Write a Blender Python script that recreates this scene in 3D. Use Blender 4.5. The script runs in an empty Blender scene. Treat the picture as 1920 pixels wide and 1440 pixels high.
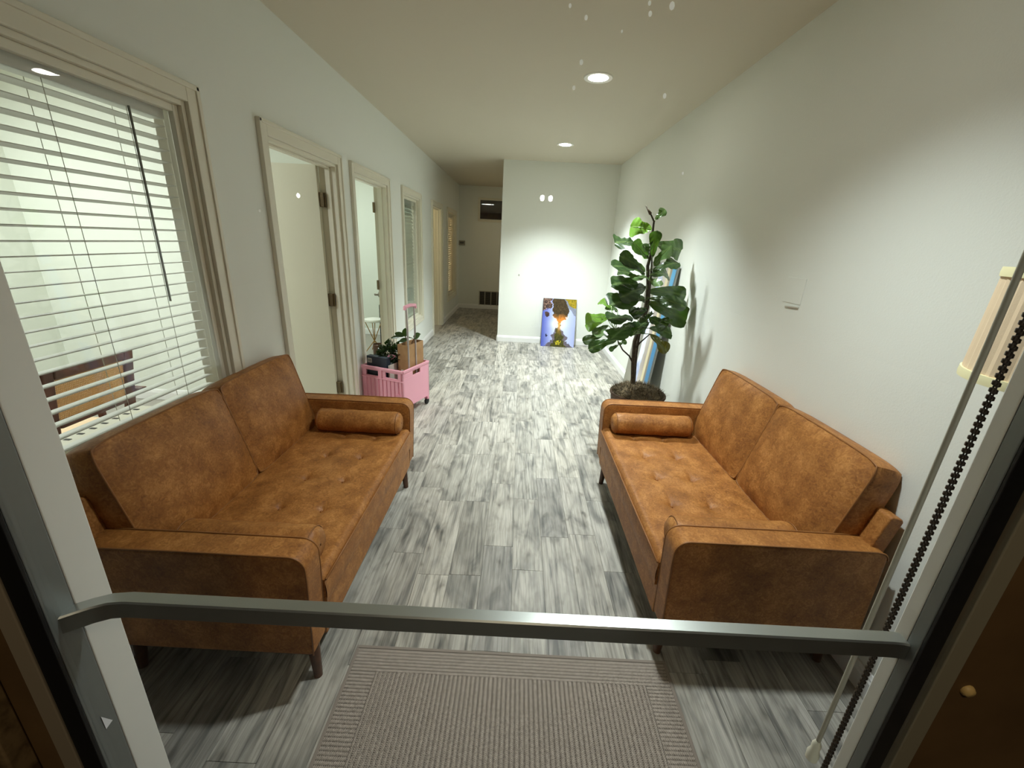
import bpy, bmesh, math, random
from mathutils import Vector, Matrix
random.seed(7)
C = bpy.context.scene.collection
SC = bpy.context.scene
PI = math.pi

# ------------------------------------------------------------------ camera, world, lights, exposure
cam_d = bpy.data.cameras.new('camera'); cam = bpy.data.objects.new('camera', cam_d); C.objects.link(cam)
RR = ((0.99867574, 0.0193814, 0.04765632), (0.05136495, -0.32342711, -0.94485795), (-0.00289932, 0.94605458, -0.32399433))
m = Matrix(((RR[0][0], -RR[1][0], -RR[2][0], 0), (RR[0][1], -RR[1][1], -RR[2][1], 0), (RR[0][2], -RR[1][2], -RR[2][2], 1.56), (0, 0, 0, 1)))
cam.matrix_world = m
cam_d.sensor_width = 36.0
cam_d.lens = 781.0 / 1920 * 36
cam_d.clip_start = 0.02
SC.camera = cam
w = bpy.data.worlds.new('night'); SC.world = w; w.use_nodes = True
w.node_tree.nodes['Background'].inputs[0].default_value = (0.35, 0.3, 0.22, 1)
w.node_tree.nodes['Background'].inputs[1].default_value = 0.035
SC.view_settings.view_transform = 'Standard'; SC.view_settings.look = 'None'
SC.view_settings.exposure = 0.0; SC.view_settings.gamma = 1.0; SC.view_settings.use_curve_mapping = False
try:
    SC.cycles.max_bounces = 10; SC.cycles.diffuse_bounces = 7; SC.cycles.transparent_max_bounces = 16
    SC.cycles.caustics_reflective = False; SC.cycles.caustics_refractive = False
    SC.cycles.sample_clamp_indirect = 4.0
    SC.cycles.use_denoising = True
except Exception: pass

HALL_W = 150.0        # each recessed hall downlight
HALL_COL = (0.90, 1.0, 0.99)
DOWN = [(0.483, 1.45), (0.483, 3.45), (0.469, 5.57)]

def lamp(name, kind, loc, energy, col=(1, 1, 1), size=0.1, rot=None, **kw):
    d = bpy.data.lights.new(name, kind); d.energy = energy; d.color = col
    if kind == 'AREA':
        d.shape = kw.get('shape', 'DISK'); d.size = size
        if 'size_y' in kw: d.size_y = kw['size_y']
    else: d.shadow_soft_size = size
    if kind == 'SPOT':
        d.spot_size = kw.get('spot', 2.4); d.spot_blend = kw.get('blend', .5)
    o = bpy.data.objects.new(name, d); C.objects.link(o); o.location = loc
    if rot: o.rotation_euler = rot
    return o

for (x, y), pw, cone in zip(DOWN, (1.0, 2.2, 3.3), (116, 102, 112)):
    lamp('downlight_beam', 'SPOT', (x, y, 2.64), HALL_W * pw, HALL_COL, 0.055, spot=math.radians(cone), blend=1.0)
# ceiling panels in the side offices, unseen fill added behind the camera for the outer wall and door frame, dim lamp round the corner of the corridor
lamp('office_light', 'AREA', (-3.35, 2.0, 2.6), 66, (0.93, 1.0, 0.96), 0.6, shape='SQUARE')
lamp('office_light', 'AREA', (-2.6, 5.2, 2.6), 34, (0.90, 1.0, 0.95), 0.6, shape='SQUARE')
lamp('warm_room_light', 'AREA', (-2.5, 8.4, 2.6), 55, (1.0, 0.80, 0.52), 0.5, shape='SQUARE')
lamp('corridor_light', 'AREA', (0.7, 9.0, 2.6), 5, (1.0, 0.90, 0.70), 0.4)
lamp('outdoor_fill', 'AREA', (0.1, -0.95, 2.95), 10.0, (1.0, 0.84, 0.60), 0.3, (math.radians(28), 0, 0))

# ------------------------------------------------------------------ helpers
def S(r, g, b):
    f = lambda c: (c / 255 / 12.92) if c <= 10 else ((c / 255 + .055) / 1.055) ** 2.4
    return (f(r), f(g), f(b), 1)

def nodes(name):
    mt = bpy.data.materials.new(name); mt.use_nodes = True
    nt = mt.node_tree
    return mt, nt, nt.nodes['Principled BSDF']

def M(name, rgb, rough=.5, metal=0., var=None, bump=None, spec=None, coat=0):
    mt, nt, p = nodes(name)
    p.inputs['Base Color'].default_value = S(*rgb); p.inputs['Roughness'].default_value = rough
    p.inputs['Metallic'].default_value = metal
    if spec is not None: p.inputs['Specular IOR Level'].default_value = spec
    if coat: p.inputs['Coat Weight'].default_value = coat
    if var or bump:
        tc = nt.nodes.new('ShaderNodeTexCoord')
    if var:
        sc, rgb2 = var[0], var[1]
        n = nt.nodes.new('ShaderNodeTexNoise'); n.inputs['Scale'].default_value = sc; n.inputs['Detail'].default_value = 6
        r = nt.nodes.new('ShaderNodeValToRGB')
        r.color_ramp.elements[0].color = S(*rgb2); r.color_ramp.elements[1].color = S(*rgb)
        r.color_ramp.elements[0].position = .38; r.color_ramp.elements[1].position = .62
        nt.links.new(tc.outputs['Object'], n.inputs['Vector']); nt.links.new(n.outputs['Fac'], r.inputs['Fac'])
        nt.links.new(r.outputs['Color'], p.inputs['Base Color'])
    if bump:
        n = nt.nodes.new('ShaderNodeTexNoise'); n.inputs['Scale'].default_value = bump[0]; n.inputs['Detail'].default_value = 3
        b = nt.nodes.new('ShaderNodeBump'); b.inputs['Strength'].default_value = bump[1]; b.inputs['Distance'].default_value = bump[2]
        nt.links.new(tc.outputs['Object'], n.inputs['Vector']); nt.links.new(n.outputs['Fac'], b.inputs['Height'])
        nt.links.new(b.outputs['Normal'], p.inputs['Normal'])
    return mt

def glass_mat(name, tint=(1, 1, 1), ior=1.45):
    mt = bpy.data.materials.new(name); mt.use_nodes = True; nt = mt.node_tree; nt.nodes.clear()
    o = nt.nodes.new('ShaderNodeOutputMaterial'); t = nt.nodes.new('ShaderNodeBsdfTransparent'); g = nt.nodes.new('ShaderNodeBsdfGlossy')
    x = nt.nodes.new('ShaderNodeMixShader'); ge = nt.nodes.new('ShaderNodeNewGeometry')
    t.inputs[0].default_value = (*tint, 1); g.inputs['Roughness'].default_value = 0.0
    def mth(op, a, b=None):
        q = nt.nodes.new('ShaderNodeMath'); q.operation = op
        for k, v in enumerate((a, b)):
            if v is None: continue
            if isinstance(v, (int, float)): q.inputs[k].default_value = v
            else: nt.links.new(v, q.inputs[k])
        return q.outputs[0]
    dt = nt.nodes.new('ShaderNodeVectorMath'); dt.operation = 'DOT_PRODUCT'
    nt.links.new(ge.outputs['Incoming'], dt.inputs[0]); nt.links.new(ge.outputs['Normal'], dt.inputs[1])
    c = mth('ABSOLUTE', dt.outputs['Value']); r = mth('POWER', mth('SUBTRACT', 1.0, c), 5.0)
    f0 = ((ior - 1) / (ior + 1)) ** 2                      # Schlick reflectance, same from both faces
    fac = mth('ADD', mth('MULTIPLY', r, 1 - f0), f0)
    nt.links.new(fac, x.inputs[0]); nt.links.new(t.outputs[0], x.inputs[1]); nt.links.new(g.outputs[0], x.inputs[2])
    nt.links.new(x.outputs[0], o.inputs[0]); return mt

def emit_mat(name, rgb, s):
    mt = bpy.data.materials.new(name); mt.use_nodes = True; nt = mt.node_tree; nt.nodes.clear()
    o = nt.nodes.new('ShaderNodeOutputMaterial'); e = nt.nodes.new('ShaderNodeEmission')
    e.inputs[0].default_value = (*rgb, 1); e.inputs[1].default_value = s; nt.links.new(e.outputs[0], o.inputs[0]); return mt

def print_mat(name, rough=.35):
    mt, nt, p = nodes(name); a = nt.nodes.new('ShaderNodeVertexColor'); a.layer_name = 'Col'
    nt.links.new(a.outputs['Color'], p.inputs['Base Color']); p.inputs['Roughness'].default_value = rough; return mt

class MB:
    def __init__(s): s.v = []; s.f = []
    def add(s, vs, fs):
        n = len(s.v); s.v += [tuple(q) for q in vs]; s.f += [tuple(i + n for i in f) for f in fs]; return s
    def box(s, a, b):
        x0, y0, z0 = a; x1, y1, z1 = b
        return s.add([(x0, y0, z0), (x1, y0, z0), (x1, y1, z0), (x0, y1, z0), (x0, y0, z1), (x1, y0, z1), (x1, y1, z1), (x0, y1, z1)],
                     [(3, 2, 1, 0), (4, 5, 6, 7), (0, 1, 5, 4), (1, 2, 6, 5), (2, 3, 7, 6), (3, 0, 4, 7)])
    def tube(s, pts, r, n=8, caps=True):
        pts = [Vector(p) for p in pts]; N = len(pts)
        rs = r if isinstance(r, (list, tuple)) else [r] * N
        vs = []; up = None
        for i, p in enumerate(pts):
            d = (pts[min(i + 1, N - 1)] - pts[max(i - 1, 0)]).normalized()
            if up is None:
                up = Vector((0, 0, 1)) if abs(d.z) < .9 else Vector((1, 0, 0))
            a = d.cross(up).normalized(); b = a.cross(d).normalized(); up = b
            for k in range(n):
                t = 2 * PI * k / n
                vs.append(p + a * math.cos(t) * rs[i] + b * math.sin(t) * rs[i])
        fs = [(i * n + k, i * n + (k + 1) % n, (i + 1) * n + (k + 1) % n, (i + 1) * n + k) for i in range(N - 1) for k in range(n)]
        if caps: fs += [tuple(range(n - 1, -1, -1)), tuple((N - 1) * n + k for k in range(n))]
        return s.add(vs, fs)
    def loop_tube(s, pts, r, n=6):
        pts = [Vector(p) for p in pts]; N = len(pts); vs = []
        c = sum(pts, Vector()) / N
        for i, p in enumerate(pts):
            d = (pts[(i + 1) % N] - pts[i - 1]).normalized(); a = (p - c); a = (a - d * a.dot(d)).normalized(); b = d.cross(a)
            for k in range(n):
                t = 2 * PI * k / n; vs.append(p + a * math.cos(t) * r + b * math.sin(t) * r)
        fs = [(i * n + k, i * n + (k + 1) % n, ((i + 1) % N) * n + (k + 1) % n, ((i + 1) % N) * n + k) for i in range(N) for k in range(n)]
        return s.add(vs, fs)
    def lathe(s, prof, c=(0, 0, 0), n=24, axis='z'):
        vs = []
        for r, z in prof:
            for k in range(n):
                t = 2 * PI * k / n; q = (r * math.cos(t), r * math.sin(t), z)
                if axis == 'x': q = (q[2], q[0], q[1])
                if axis == 'y': q = (q[0], q[2], q[1])
                vs.append((q[0] + c[0], q[1] + c[1], q[2] + c[2]))
        N = len(prof)
        fs = [(i * n + k, i * n + (k + 1) % n, (i + 1) * n + (k + 1) % n, (i + 1) * n + k) for i in range(N - 1) for k in range(n)]
        return s.add(vs, fs)
    def disc(s, c, r, n=24, up=True):
        vs = [(c[0] + r * math.cos(2 * PI * k / n), c[1] + r * math.sin(2 * PI * k / n), c[2]) for k in range(n)]
        return s.add(vs, [tuple(range(n)) if up else tuple(range(n - 1, -1, -1))])
    def grid(s, fn, nu, nv):
        vs = [fn(i / nu, j / nv) for j in range(nv + 1) for i in range(nu + 1)]
        fs = [(j * (nu + 1) + i, j * (nu + 1) + i + 1, (j + 1) * (nu + 1) + i + 1, (j + 1) * (nu + 1) + i) for j in range(nv) for i in range(nu)]
        return s.add(vs, fs)
    def prism(s, out, h0, h1, axis):      # outline of 2D points extruded along axis
        n = len(out)
        def q(a, b, h): return {'x': (h, a, b), 'y': (a, h, b), 'z': (a, b, h)}[axis]
        vs = [q(a, b, h0) for a, b in out] + [q(a, b, h1) for a, b in out]
        fs = [tuple(range(n - 1, -1, -1)), tuple(range(n, 2 * n))] + [(k, (k + 1) % n, n + (k + 1) % n, n + k) for k in range(n)]
        return s.add(vs, fs)
    def mesh(s, name, mat, smooth=None, fix=False):
        me = bpy.data.meshes.new(name); me.from_pydata(s.v, [], s.f); me.update()
        if fix:
            bm = bmesh.new(); bm.from_mesh(me); bmesh.ops.recalc_face_normals(bm, faces=bm.faces); bm.to_mesh(me); bm.free()
        if mat: me.materials.append(mat)
        if smooth:
            me.shade_smooth()
            if smooth is not True: me.set_sharp_from_angle(angle=math.radians(smooth))
        return me
    def build(s, name, mat, parent=None, loc=None, rot=None, smooth=None, bevel=None, fix=True, seg=2):
        o = bpy.data.objects.new(name, s.mesh(name, mat, smooth, fix)); C.objects.link(o)
        if parent: o.parent = parent
        if loc: o.location = loc
        if rot: o.rotation_euler = rot
        if bevel:
            b = o.modifiers.new('edge', 'BEVEL'); b.width = bevel; b.segments = seg; b.limit_method = 'ANGLE'; b.angle_limit = .6
            if smooth is None: o.data.shade_smooth()
            b.harden_normals = True
        return o

def tag(o, label=None, cat=None, group=None, kind=None):
    if label: o['label'] = label
    if cat: o['category'] = cat
    if group: o['group'] = group
    if kind: o['kind'] = kind
    return o
def empty(name, loc=(0, 0, 0), rz=0, **k):
    o = bpy.data.objects.new(name, None); C.objects.link(o); o.location = loc; o.rotation_euler = (0, 0, rz); o.empty_display_size = .1
    return tag(o, **k)
def struct(o, label=None): return tag(o, label=label, kind='structure')
def copy_tree(o, parent=None):
    c = o.copy(); C.objects.link(c)
    if parent: c.parent = parent
    for ch in list(o.children): copy_tree(ch, c)
    return c
def inst(name, me, parent, loc=(0, 0, 0), rot=(0, 0, 0)):
    o = bpy.data.objects.new(name, me); C.objects.link(o); o.parent = parent; o.location = loc; o.rotation_euler = rot; return o
def paint(me, fn):
    a = me.color_attributes.new('Col', 'FLOAT_COLOR', 'POINT')
    for i, v in enumerate(me.vertices): a.data[i].color = fn(v.co)

# ------------------------------------------------------------------ materials
wall_m = M('wall_paint', (233, 235, 228), .62, bump=(150, .34, .002), spec=.35)
wall_b = M('wall_paint_smooth', (233, 236, 231), .6, spec=.3)
ceil_m = M('ceiling_paint', (210, 202, 184), .8, bump=(120, .15, .001))
trim_m = M('trim_paint', (228, 224, 208), .4)
base_m = M('baseboard_paint', (240, 240, 238), .35)
door_m = M('door_paint', (212, 208, 188), .42)
steel = M('brushed_steel', (150, 145, 135), .35, 1)
hinge_m = M('hinge_metal', (120, 105, 80), .4, .8)
chrome = M('satin_nickel', (190, 190, 190), .25, 1)
black_m = M('black_rubber', (8, 8, 8), .6)
dark_m = M('dark_metal', (25, 22, 20), .4, .3)
slat_m = M('blind_slat', (214, 216, 208), .45)
cord_m = M('blind_cord', (190, 190, 175), .8)
glass = glass_mat('clear_glass')
grout = M('floor_grout', (168, 164, 156), .8)

# ------------------------------------------------------------------ setting: floor of wood-look planks
def plank_material():
    mt, nt, p = nodes('grey_wood_plank'); N = nt.nodes.new; Lk = nt.links.new
    tc = N('ShaderNodeTexCoord'); oi = N('ShaderNodeObjectInfo')
    mul = N('ShaderNodeVectorMath'); mul.operation = 'SCALE'; mul.inputs[0].default_value = (37, 91, 53); Lk(oi.outputs['Random'], mul.inputs['Scale'])
    add = N('ShaderNodeVectorMath'); Lk(tc.outputs['Object'], add.inputs[0]); Lk(mul.outputs[0], add.inputs[1])
    def noise(scale, sx, sy, det, dist=0):
        mp = N('ShaderNodeMapping'); mp.inputs['Scale'].default_value = (sx, sy, 1); Lk(add.outputs[0], mp.inputs[0])
        n = N('ShaderNodeTexNoise'); n.inputs['Scale'].default_value = scale; n.inputs['Detail'].default_value = det
        n.inputs['Distortion'].default_value = dist; Lk(mp.outputs[0], n.inputs['Vector']); return n.outputs['Fac']
    grain = noise(1, 210, 5.0, 5, .4); fine = noise(1, 125, 3.2, 5, .8); broad = noise(1, 22, 1.8, 3, 1.6); blotch = noise(1, 9, 3.6, 3, .8); knot = noise(1, 17, 8, 2, .3)
    mpw = N('ShaderNodeMapping'); mpw.inputs['Scale'].default_value = (1, .16, 1); Lk(add.outputs[0], mpw.inputs[0])
    wv = N('ShaderNodeTexWave'); wv.bands_direction = 'X'; wv.inputs['Scale'].default_value = 14; wv.inputs['Distortion'].default_value = 7.5; wv.inputs['Detail'].default_value = 2; wv.inputs['Detail Scale'].default_value = 1.4; Lk(mpw.outputs[0], wv.inputs['Vector'])
    def ramp(src, stops):
        r = N('ShaderNodeValToRGB'); Lk(src, r.inputs[0]); e = r.color_ramp.elements
        while len(e) < len(stops): e.new(.5)
        for k, (q, c) in enumerate(stops): e[k].position = q; e[k].color = c
        return r.outputs[0]
    def mix(a, b, f, mode='MULTIPLY'):
        x = N('ShaderNodeMix'); x.data_type = 'RGBA'; x.blend_type = mode; x.inputs[0].default_value = f
        Lk(a, x.inputs[6]); Lk(b, x.inputs[7]); return x.outputs[2]
    basec = ramp(oi.outputs['Random'], [(0, S(160, 157, 150)), (.08, S(188, 184, 176)), (.3, S(206, 202, 194)), (.5, S(198, 195, 188)), (.66, S(214, 209, 199)), (.84, S(202, 198, 190)), (.95, S(190, 187, 182)), (1, S(168, 165, 160))])
    c1 = ramp(broad, [(.28, S(138, 140, 143)), (.40, S(206, 206, 205)), (.52, S(244, 243, 241)), (.66, (1, 1, 1, 1))])
    c2 = ramp(grain, [(.32, S(216, 214, 211)), (.56, S(250, 249, 247)), (1, (1, 1, 1, 1))])
    c3 = ramp(knot, [(.2, S(80, 78, 78)), (.31, S(222, 221, 219)), (.42, (1, 1, 1, 1))])
    c4 = ramp(blotch, [(.30, S(150, 153, 156)), (.46, S(228, 228, 227)), (.6, (1, 1, 1, 1))])
    c5 = ramp(fine, [(.34, S(218, 216, 213)), (.5, S(248, 247, 245)), (.7, (1, 1, 1, 1))])
    c6 = ramp(wv.outputs['Fac'], [(0, S(214, 214, 214)), (.22, S(246, 245, 244)), (1, (1, 1, 1, 1))])
    c = mix(basec, c1, .85); c = mix(c, c2, .75); c = mix(c, c3, .8); c = mix(c, c4, .8); c = mix(c, c5, .5); c = mix(c, c6, .5)
    Lk(c, p.inputs['Base Color']); p.inputs['Roughness'].default_value = .42; p.inputs['Specular IOR Level'].default_value = .4
    b = N('ShaderNodeBump'); b.inputs['Strength'].default_value = .12; b.inputs['Distance'].default_value = .001; Lk(grain, b.inputs['Height']); Lk(b.outputs[0], p.inputs['Normal'])
    return mt
plank_m = plank_material()
XL, XR, YB, YF, H = -1.402, 1.390, 6.70, 10.0, 2.667
floor = struct(MB().box((-4.2, .36, -.12), (1.6, 10.2, -.004)).build('floor', grout), 'floor of grey wood look planks with thin pale joints')
PW, PL = .155, .612
pcache = {}
def plank(x0, x1, y0, y1):
    w_, l_ = round(x1 - x0, 4), round(y1 - y0, 4)
    if w_ < .01 or l_ < .02: return
    if (w_, l_) not in pcache:
        g = .0006; b = .0006
        vs = [(-w_ / 2 + g, -l_ / 2 + g, -.004), (w_ / 2 - g, -l_ / 2 + g, -.004), (w_ / 2 - g, l_ / 2 - g, -.004), (-w_ / 2 + g, l_ / 2 - g, -.004),
              (-w_ / 2 + g, -l_ / 2 + g, -b), (w_ / 2 - g, -l_ / 2 + g, -b), (w_ / 2 - g, l_ / 2 - g, -b), (-w_ / 2 + g, l_ / 2 - g, -b),
              (-w_ / 2 + g + b, -l_ / 2 + g + b, 0), (w_ / 2 - g - b, -l_ / 2 + g + b, 0), (w_ / 2 - g - b, l_ / 2 - g - b, 0), (-w_ / 2 + g + b, l_ / 2 - g - b, 0)]
        fs = [(8, 9, 10, 11)]
        for k in range(4):
            a, c = k, (k + 1) % 4; fs += [(a, c, 4 + c, 4 + a), (4 + a, 4 + c, 8 + c, 8 + a)]
        pcache[(w_, l_)] = MB().add(vs, fs).mesh('plank', plank_m)
    inst('plank', pcache[(w_, l_)], floor, ((x0 + x1) / 2, (y0 + y1) / 2, 0))
FIX = {0: 1.68, 1: 1.94, -1: 1.845, -3: 1.62, -2: 2.24, 2: 1.36, 3: 1.70}   # joint phase of the columns that can be read
x = .043 - PW * 10; k = -10
while x < XR:
    x0, x1 = max(x, XL), min(x + PW, XR)
    yend = YF if x0 < -.25 else YB
    ph = FIX.get(k, random.uniform(.5, 1.1))
    y = ph - PL * math.ceil((ph - .46) / PL)
    while y < yend:
        plank(x0, x1, max(y, .46), min(y + PL, yend)); y += PL
    x += PW; k += 1

# ------------------------------------------------------------------ walls, ceiling
D1, D2, D3 = (2.52, 3.43), (3.755, 4.655), (6.98, 7.77)
W1, W2, W3 = (.95, 1.955), (5.28, 6.11), (8.42, 9.42)
OT = 2.035; WT = .12
def opening_wall(name, x0, x1, y0, y1, z1, ops, mat):
    b = MB(); y = y0
    for a, c, zb, zt in sorted(ops):
        b.box((x0, y, 0), (x1, a, z1))
        if zb > 0: b.box((x0, a, 0), (x1, c, zb))
        b.box((x0, a, zt), (x1, c, z1)); y = c
    b.box((x0, y, 0), (x1, y1, z1)); return b.build(name, mat)
ops = [(D1[0], D1[1], 0, OT), (D2[0], D2[1], 0, OT), (D3[0], D3[1], 0, OT), (W1[0], W1[1], .70, OT), (W2[0], W2[1], .46, OT), (W3[0], W3[1], .42, OT)]
struct(opening_wall('wall_left', XL - WT, XL, .45, 10.1, H, ops, wall_b), 'long white wall with office doors and windows')
struct(MB().box((XR, .36, 0), (XR + .12, 10.1, H)).build('wall_right', wall_m), 'long white textured wall behind the sofa and fig tree')
struct(MB().box((-.30, YB, 0), (XR, YB + .13, H)).build('wall_back', wall_m), 'white end wall with a picture leaning on it')
struct(MB().box((-4.2, YF, 0), (1.5, YF + .12, H)).build('wall_corridor', wall_m), 'dim far wall of the corridor with high window')
struct(MB().box((-4.2, .36, H), (1.6, 10.2, H + .1)).build('ceiling', ceil_m), 'flat off-white ceiling with recessed downlights')
# side offices
off_m = M('office_wall_paint', (232, 236, 226), .6)
struct(MB().box((-4.2, .36, 0), (-4.08, 10.1, H)).build('wall_office', off_m), 'outer wall of the side offices')
struct(MB().box((-4.08, 3.60, 0), (XL - WT, 3.70, H)).build('wall_partition', off_m), 'white partition between the first two offices')
struct(MB().box((-4.08, 6.72, 0), (XL - WT, 6.82, H)).build('wall_partition', off_m), 'white partition beyond the second office')
# front wall beside the glass door (inner face darkened to cut bounced light, outside brown)
brown_m = M('brown_exterior_paint', (116, 88, 52), .6, var=(6, (100, 74, 42)))
struct(MB().box((.60, .41, 0), (XR + .12, .46, H)).box((-4.2, .41, 0), (-.60, .46, H)).box((-.6, .41, 2.3), (.6, .46, H)).build('wall_front', M('bounce_cut_brown', (60, 46, 30), .6)), 'dark brown inner face of the entrance wall')
ext = struct(MB().box((.578, .389, 0), (2.4, .409, 2.9)).box((-2.6, .372, 0), (-.602, .409, 2.9)).box((-.602, .389, 2.3), (.578, .409, 2.9)).build('wall_exterior', brown_m), 'brown outer wall beside the glass entrance door')
MB().box((-.662, .345, 0), (-.640, .372, 2.6)).build('corner_bead', M('tan_wood', (150, 125, 85), .6, var=(40, (95, 72, 42))), ext, bevel=.003)
MB().lathe([(0, -.005), (.006, -.004), (.0085, 0), (.0085, .002)], (.600, .3875, 1.045), 12, 'y').build('screw_cap', M('screw_cap_cream', (225, 190, 120), .5), ext, smooth=True)
struct(MB().box((-8, -16, -.14), (6, .37, -.02)).build('pavement', M('concrete', (110, 104, 95), .9, var=(8, (90, 85, 78)))), 'concrete pavement outside the entrance door')

# baseboards (stepped profile, h .10)
prof = [(0, 0), (.016, 0), (.016, .070), (.012, .078), (.012, .086), (.006, .098), (0, .100)]
def baseboard(name, along, fixed, a, c, sgn, mat=base_m):
    b = MB(); sg = [(fixed + sgn * p, z) for p, z in prof]
    b.prism(sg, a, c, along); return struct(b.build(name, mat))
def bb_y(name, x, a, c, sgn):
    b = MB(); n = len(prof)
    b.add([(x + sgn * p, a, z) for p, z in prof] + [(x + sgn * p, c, z) for p, z in prof],
          [tuple(range(n)), tuple(range(n, 2 * n))] + [(k, (k + 1) % n, n + (k + 1) % n, n + k) for k in range(n)])
    return b.build(name, base_m)
def bb_x(name, y, a, c, sgn):
    b = MB(); n = len(prof)
    b.add([(a, y + sgn * p, z) for p, z in prof] + [(c, y + sgn * p, z) for p, z in prof],
          [tuple(range(n)), tuple(range(n, 2 * n))] + [(k, (k + 1) % n, n + (k + 1) % n, n + k) for k in range(n)])
    return b.build(name, base_m)
bl = empty('baseboard_left', (0, 0, 0), kind='structure')
for a, c in ((.46, 2.45), (3.50, 3.685), (4.725, 6.91), (7.84, 10.0)):
    o = bb_y('board', XL, a, c, 1); o.parent = bl
struct(bb_y('baseboard_right', XR, .46, YB, -1)); struct(bb_x('baseboard_back', YB, -.30, XR, -1))
struct(bb_y('baseboard_corner', -.30, YB, YB + .13, -1)); struct(bb_x('baseboard_corridor', YF, XL, XR, -1))
struct(bb_x('baseboard_office', 3.60, -4.08, XL - WT, -1)); struct(bb_x('baseboard_office', 6.72, -4.08, XL - WT, -1))

# ------------------------------------------------------------------ doors and office windows on the left wall
def casing(parent, a, c, zb, zt, x, sill=False):
    wd, t = .07, .018
    for y0, y1, z0, z1 in ((a - wd, a, zb - (wd if sill else 0), zt + wd), (c, c + wd, zb - (wd if sill else 0), zt + wd), (a, c, zt, zt + wd)) + (((a, c, zb - wd, zb),) if sill else ()):
        b = MB().box((x, y0, z0), (x + t, y1, z1))
        # outer raised band
        if y1 - y0 < .1:
            oy0, oy1 = (y0 - .002, y0 + .018) if y1 <= a + .001 else (y1 - .018, y1 + .002)
            b.box((x, oy0, z0), (x + t + .007, oy1, z1))
        else: b.box((x, y0 - wd, z1 - .018 if z0 > 1 else z0), (x + t + .007, y1 + wd, z1 + .002 if z0 > 1 else z0 + .018))
        b.build('casing', trim_m, parent, bevel=.003)
def jamb(parent, a, c, zb, zt, mat=trim_m):
    j = .02
    MB().box((XL - WT - .005, a, zb), (XL + .002, a + j, zt)).box((XL - WT - .005, c - j, zb), (XL + .002, c, zt)).box((XL - WT - .005, a + j, zt - j), (XL + .002, c - j, zt)) \
        .box((XL - .075, a + j, zb), (XL - .04, a + j + .012, zt - j)).box((XL - .075, c - j - .012, zb), (XL - .04, c - j, zt - j)).box((XL - .075, a + j, zt - j - .012), (XL - .04, c - j, zt - j)).build('jamb', mat, parent, bevel=.002)

def hinge(parent, x, y, z):
    MB().box((x - .02, y - .028, z - .05), (x + .022, y + .003, z + .05)).lathe([(0, -.052), (.008, -.052), (.008, .052), (0, .052)], (x + .026, y - .012, z), 10).build('hinge', hinge_m, parent, bevel=.004)

def lever(parent, loc, rz):
    e = MB()
    e.lathe([(0, 0), (.028, 0), (.028, .008), (.012, .011), (.010, .05), (0, .05)], (0, 0, 0), 20, 'y')
    e.tube([(0, .045, 0), (.05, .048, 0), (.11, .045, -.004)], [.010, .009, .007], 10)
    return e.build('lever_handle', steel, parent, loc, (0, 0, rz), smooth=40)

d = empty('door_1', (0, 0, 0), kind='structure', label='open cream office door seen through its cased opening behind the sofa')
casing(d, *D1, 0, OT, XL); jamb(d, *D1, 0, OT)
leaf = MB().box((-2.385, 3.365, .008), (-1.525, 3.405, 2.02)).build('door_leaf', door_m, d, bevel=.002)
for z in (1.786, 1.04, .291): hinge(leaf, -1.512, 3.402, z)
lever(leaf, (-2.31, 3.365, .93), PI)

d = empty('door_2', (0, 0, 0), kind='structure', label='open office doorway with lever handle, white stool beyond it')
casing(d, *D2, 0, OT, XL); jamb(d, *D2, 0, OT)
dx, dy = -.318, 1.0; q = math.hypot(dx, dy); dx, dy = dx / q, dy / q; nx, ny = -dy, dx     # leaf swung far back, seen edge-on
hx, hy = -1.525, 4.625
lp = [(hx, hy), (hx + dx * .86, hy + dy * .86), (hx + dx * .86 - nx * .04, hy + dy * .86 - ny * .04), (hx - nx * .04, hy - ny * .04)]
leaf = MB().prism(lp, .008, 2.02, 'z').build('door_leaf', door_m, d, bevel=.002)
for z in (1.82, 1.04, .25):
    MB().box((hx - .012, hy - .02, z - .05), (hx + .008, hy + .004, z + .05)).build('hinge', hinge_m, leaf, bevel=.003)
lever(leaf, (hx + dx * .30 + nx * .002, hy + dy * .30 + ny * .002, .895), math.atan2(ny, nx) - PI / 2)

d = empty('door_3', (0, 0, 0), kind='structure', label='farthest doorway with warm light spilling from the room')
casing(d, *D3, 0, OT, XL); jamb(d, *D3, 0, OT, trim_m)
leaf = MB().box((-2.30, 7.70, .008), (-1.525, 7.74, 2.02)).build('door_leaf', door_m, d, bevel=.002)
MB().lathe([(0, 0), (.026, 0), (.026, .006), (.010, .01), (.010, .03), (.026, .04), (.024, .06), (0, .066)], (-1.60, 7.70, .92), 16, 'y').build('door_knob', dark_m, leaf, (0, 0, 0), smooth=50)
bpy.data.objects['door_knob'].scale = (1, 1, 1)

def window(name, a, c, zb, zt, label, gx, tilt=0):
    d = empty(name, (0, 0, 0), kind='structure', label=label)
    casing(d, a, c, zb, zt, XL, True); jamb(d, a, c, zb, zt)
    MB().box((XL - WT, a + .02, zb), (XL, c - .02, zb + .02)).build('sill', trim_m, d, bevel=.003)
    fr = MB(); f = .028
    for y0, y1, z0, z1 in ((a + .02, a + .02 + f, zb + .02, zt - .02), (c - .02 - f, c - .02, zb + .02, zt - .02), (a + .02 + f, c - .02 - f, zt - .02 - f, zt - .02), (a + .02 + f, c - .02 - f, zb + .02, zb + .02 + f)):
        fr.box((gx - .012, y0, z0), (gx + .012, y1, z1))
    f_ = fr.build('window_frame', trim_m, d, bevel=.003)
    ym, zm, hy, hz = (a + c) / 2, (zb + zt) / 2, (c - a) / 2 - .04, (zt - zb) / 2 - .04
    MB().box((-.002, -hy, -hz), (.002, hy, hz)).build('pane', glass, f_, (gx, ym, zm), (0, tilt, 0))
    return d
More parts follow.
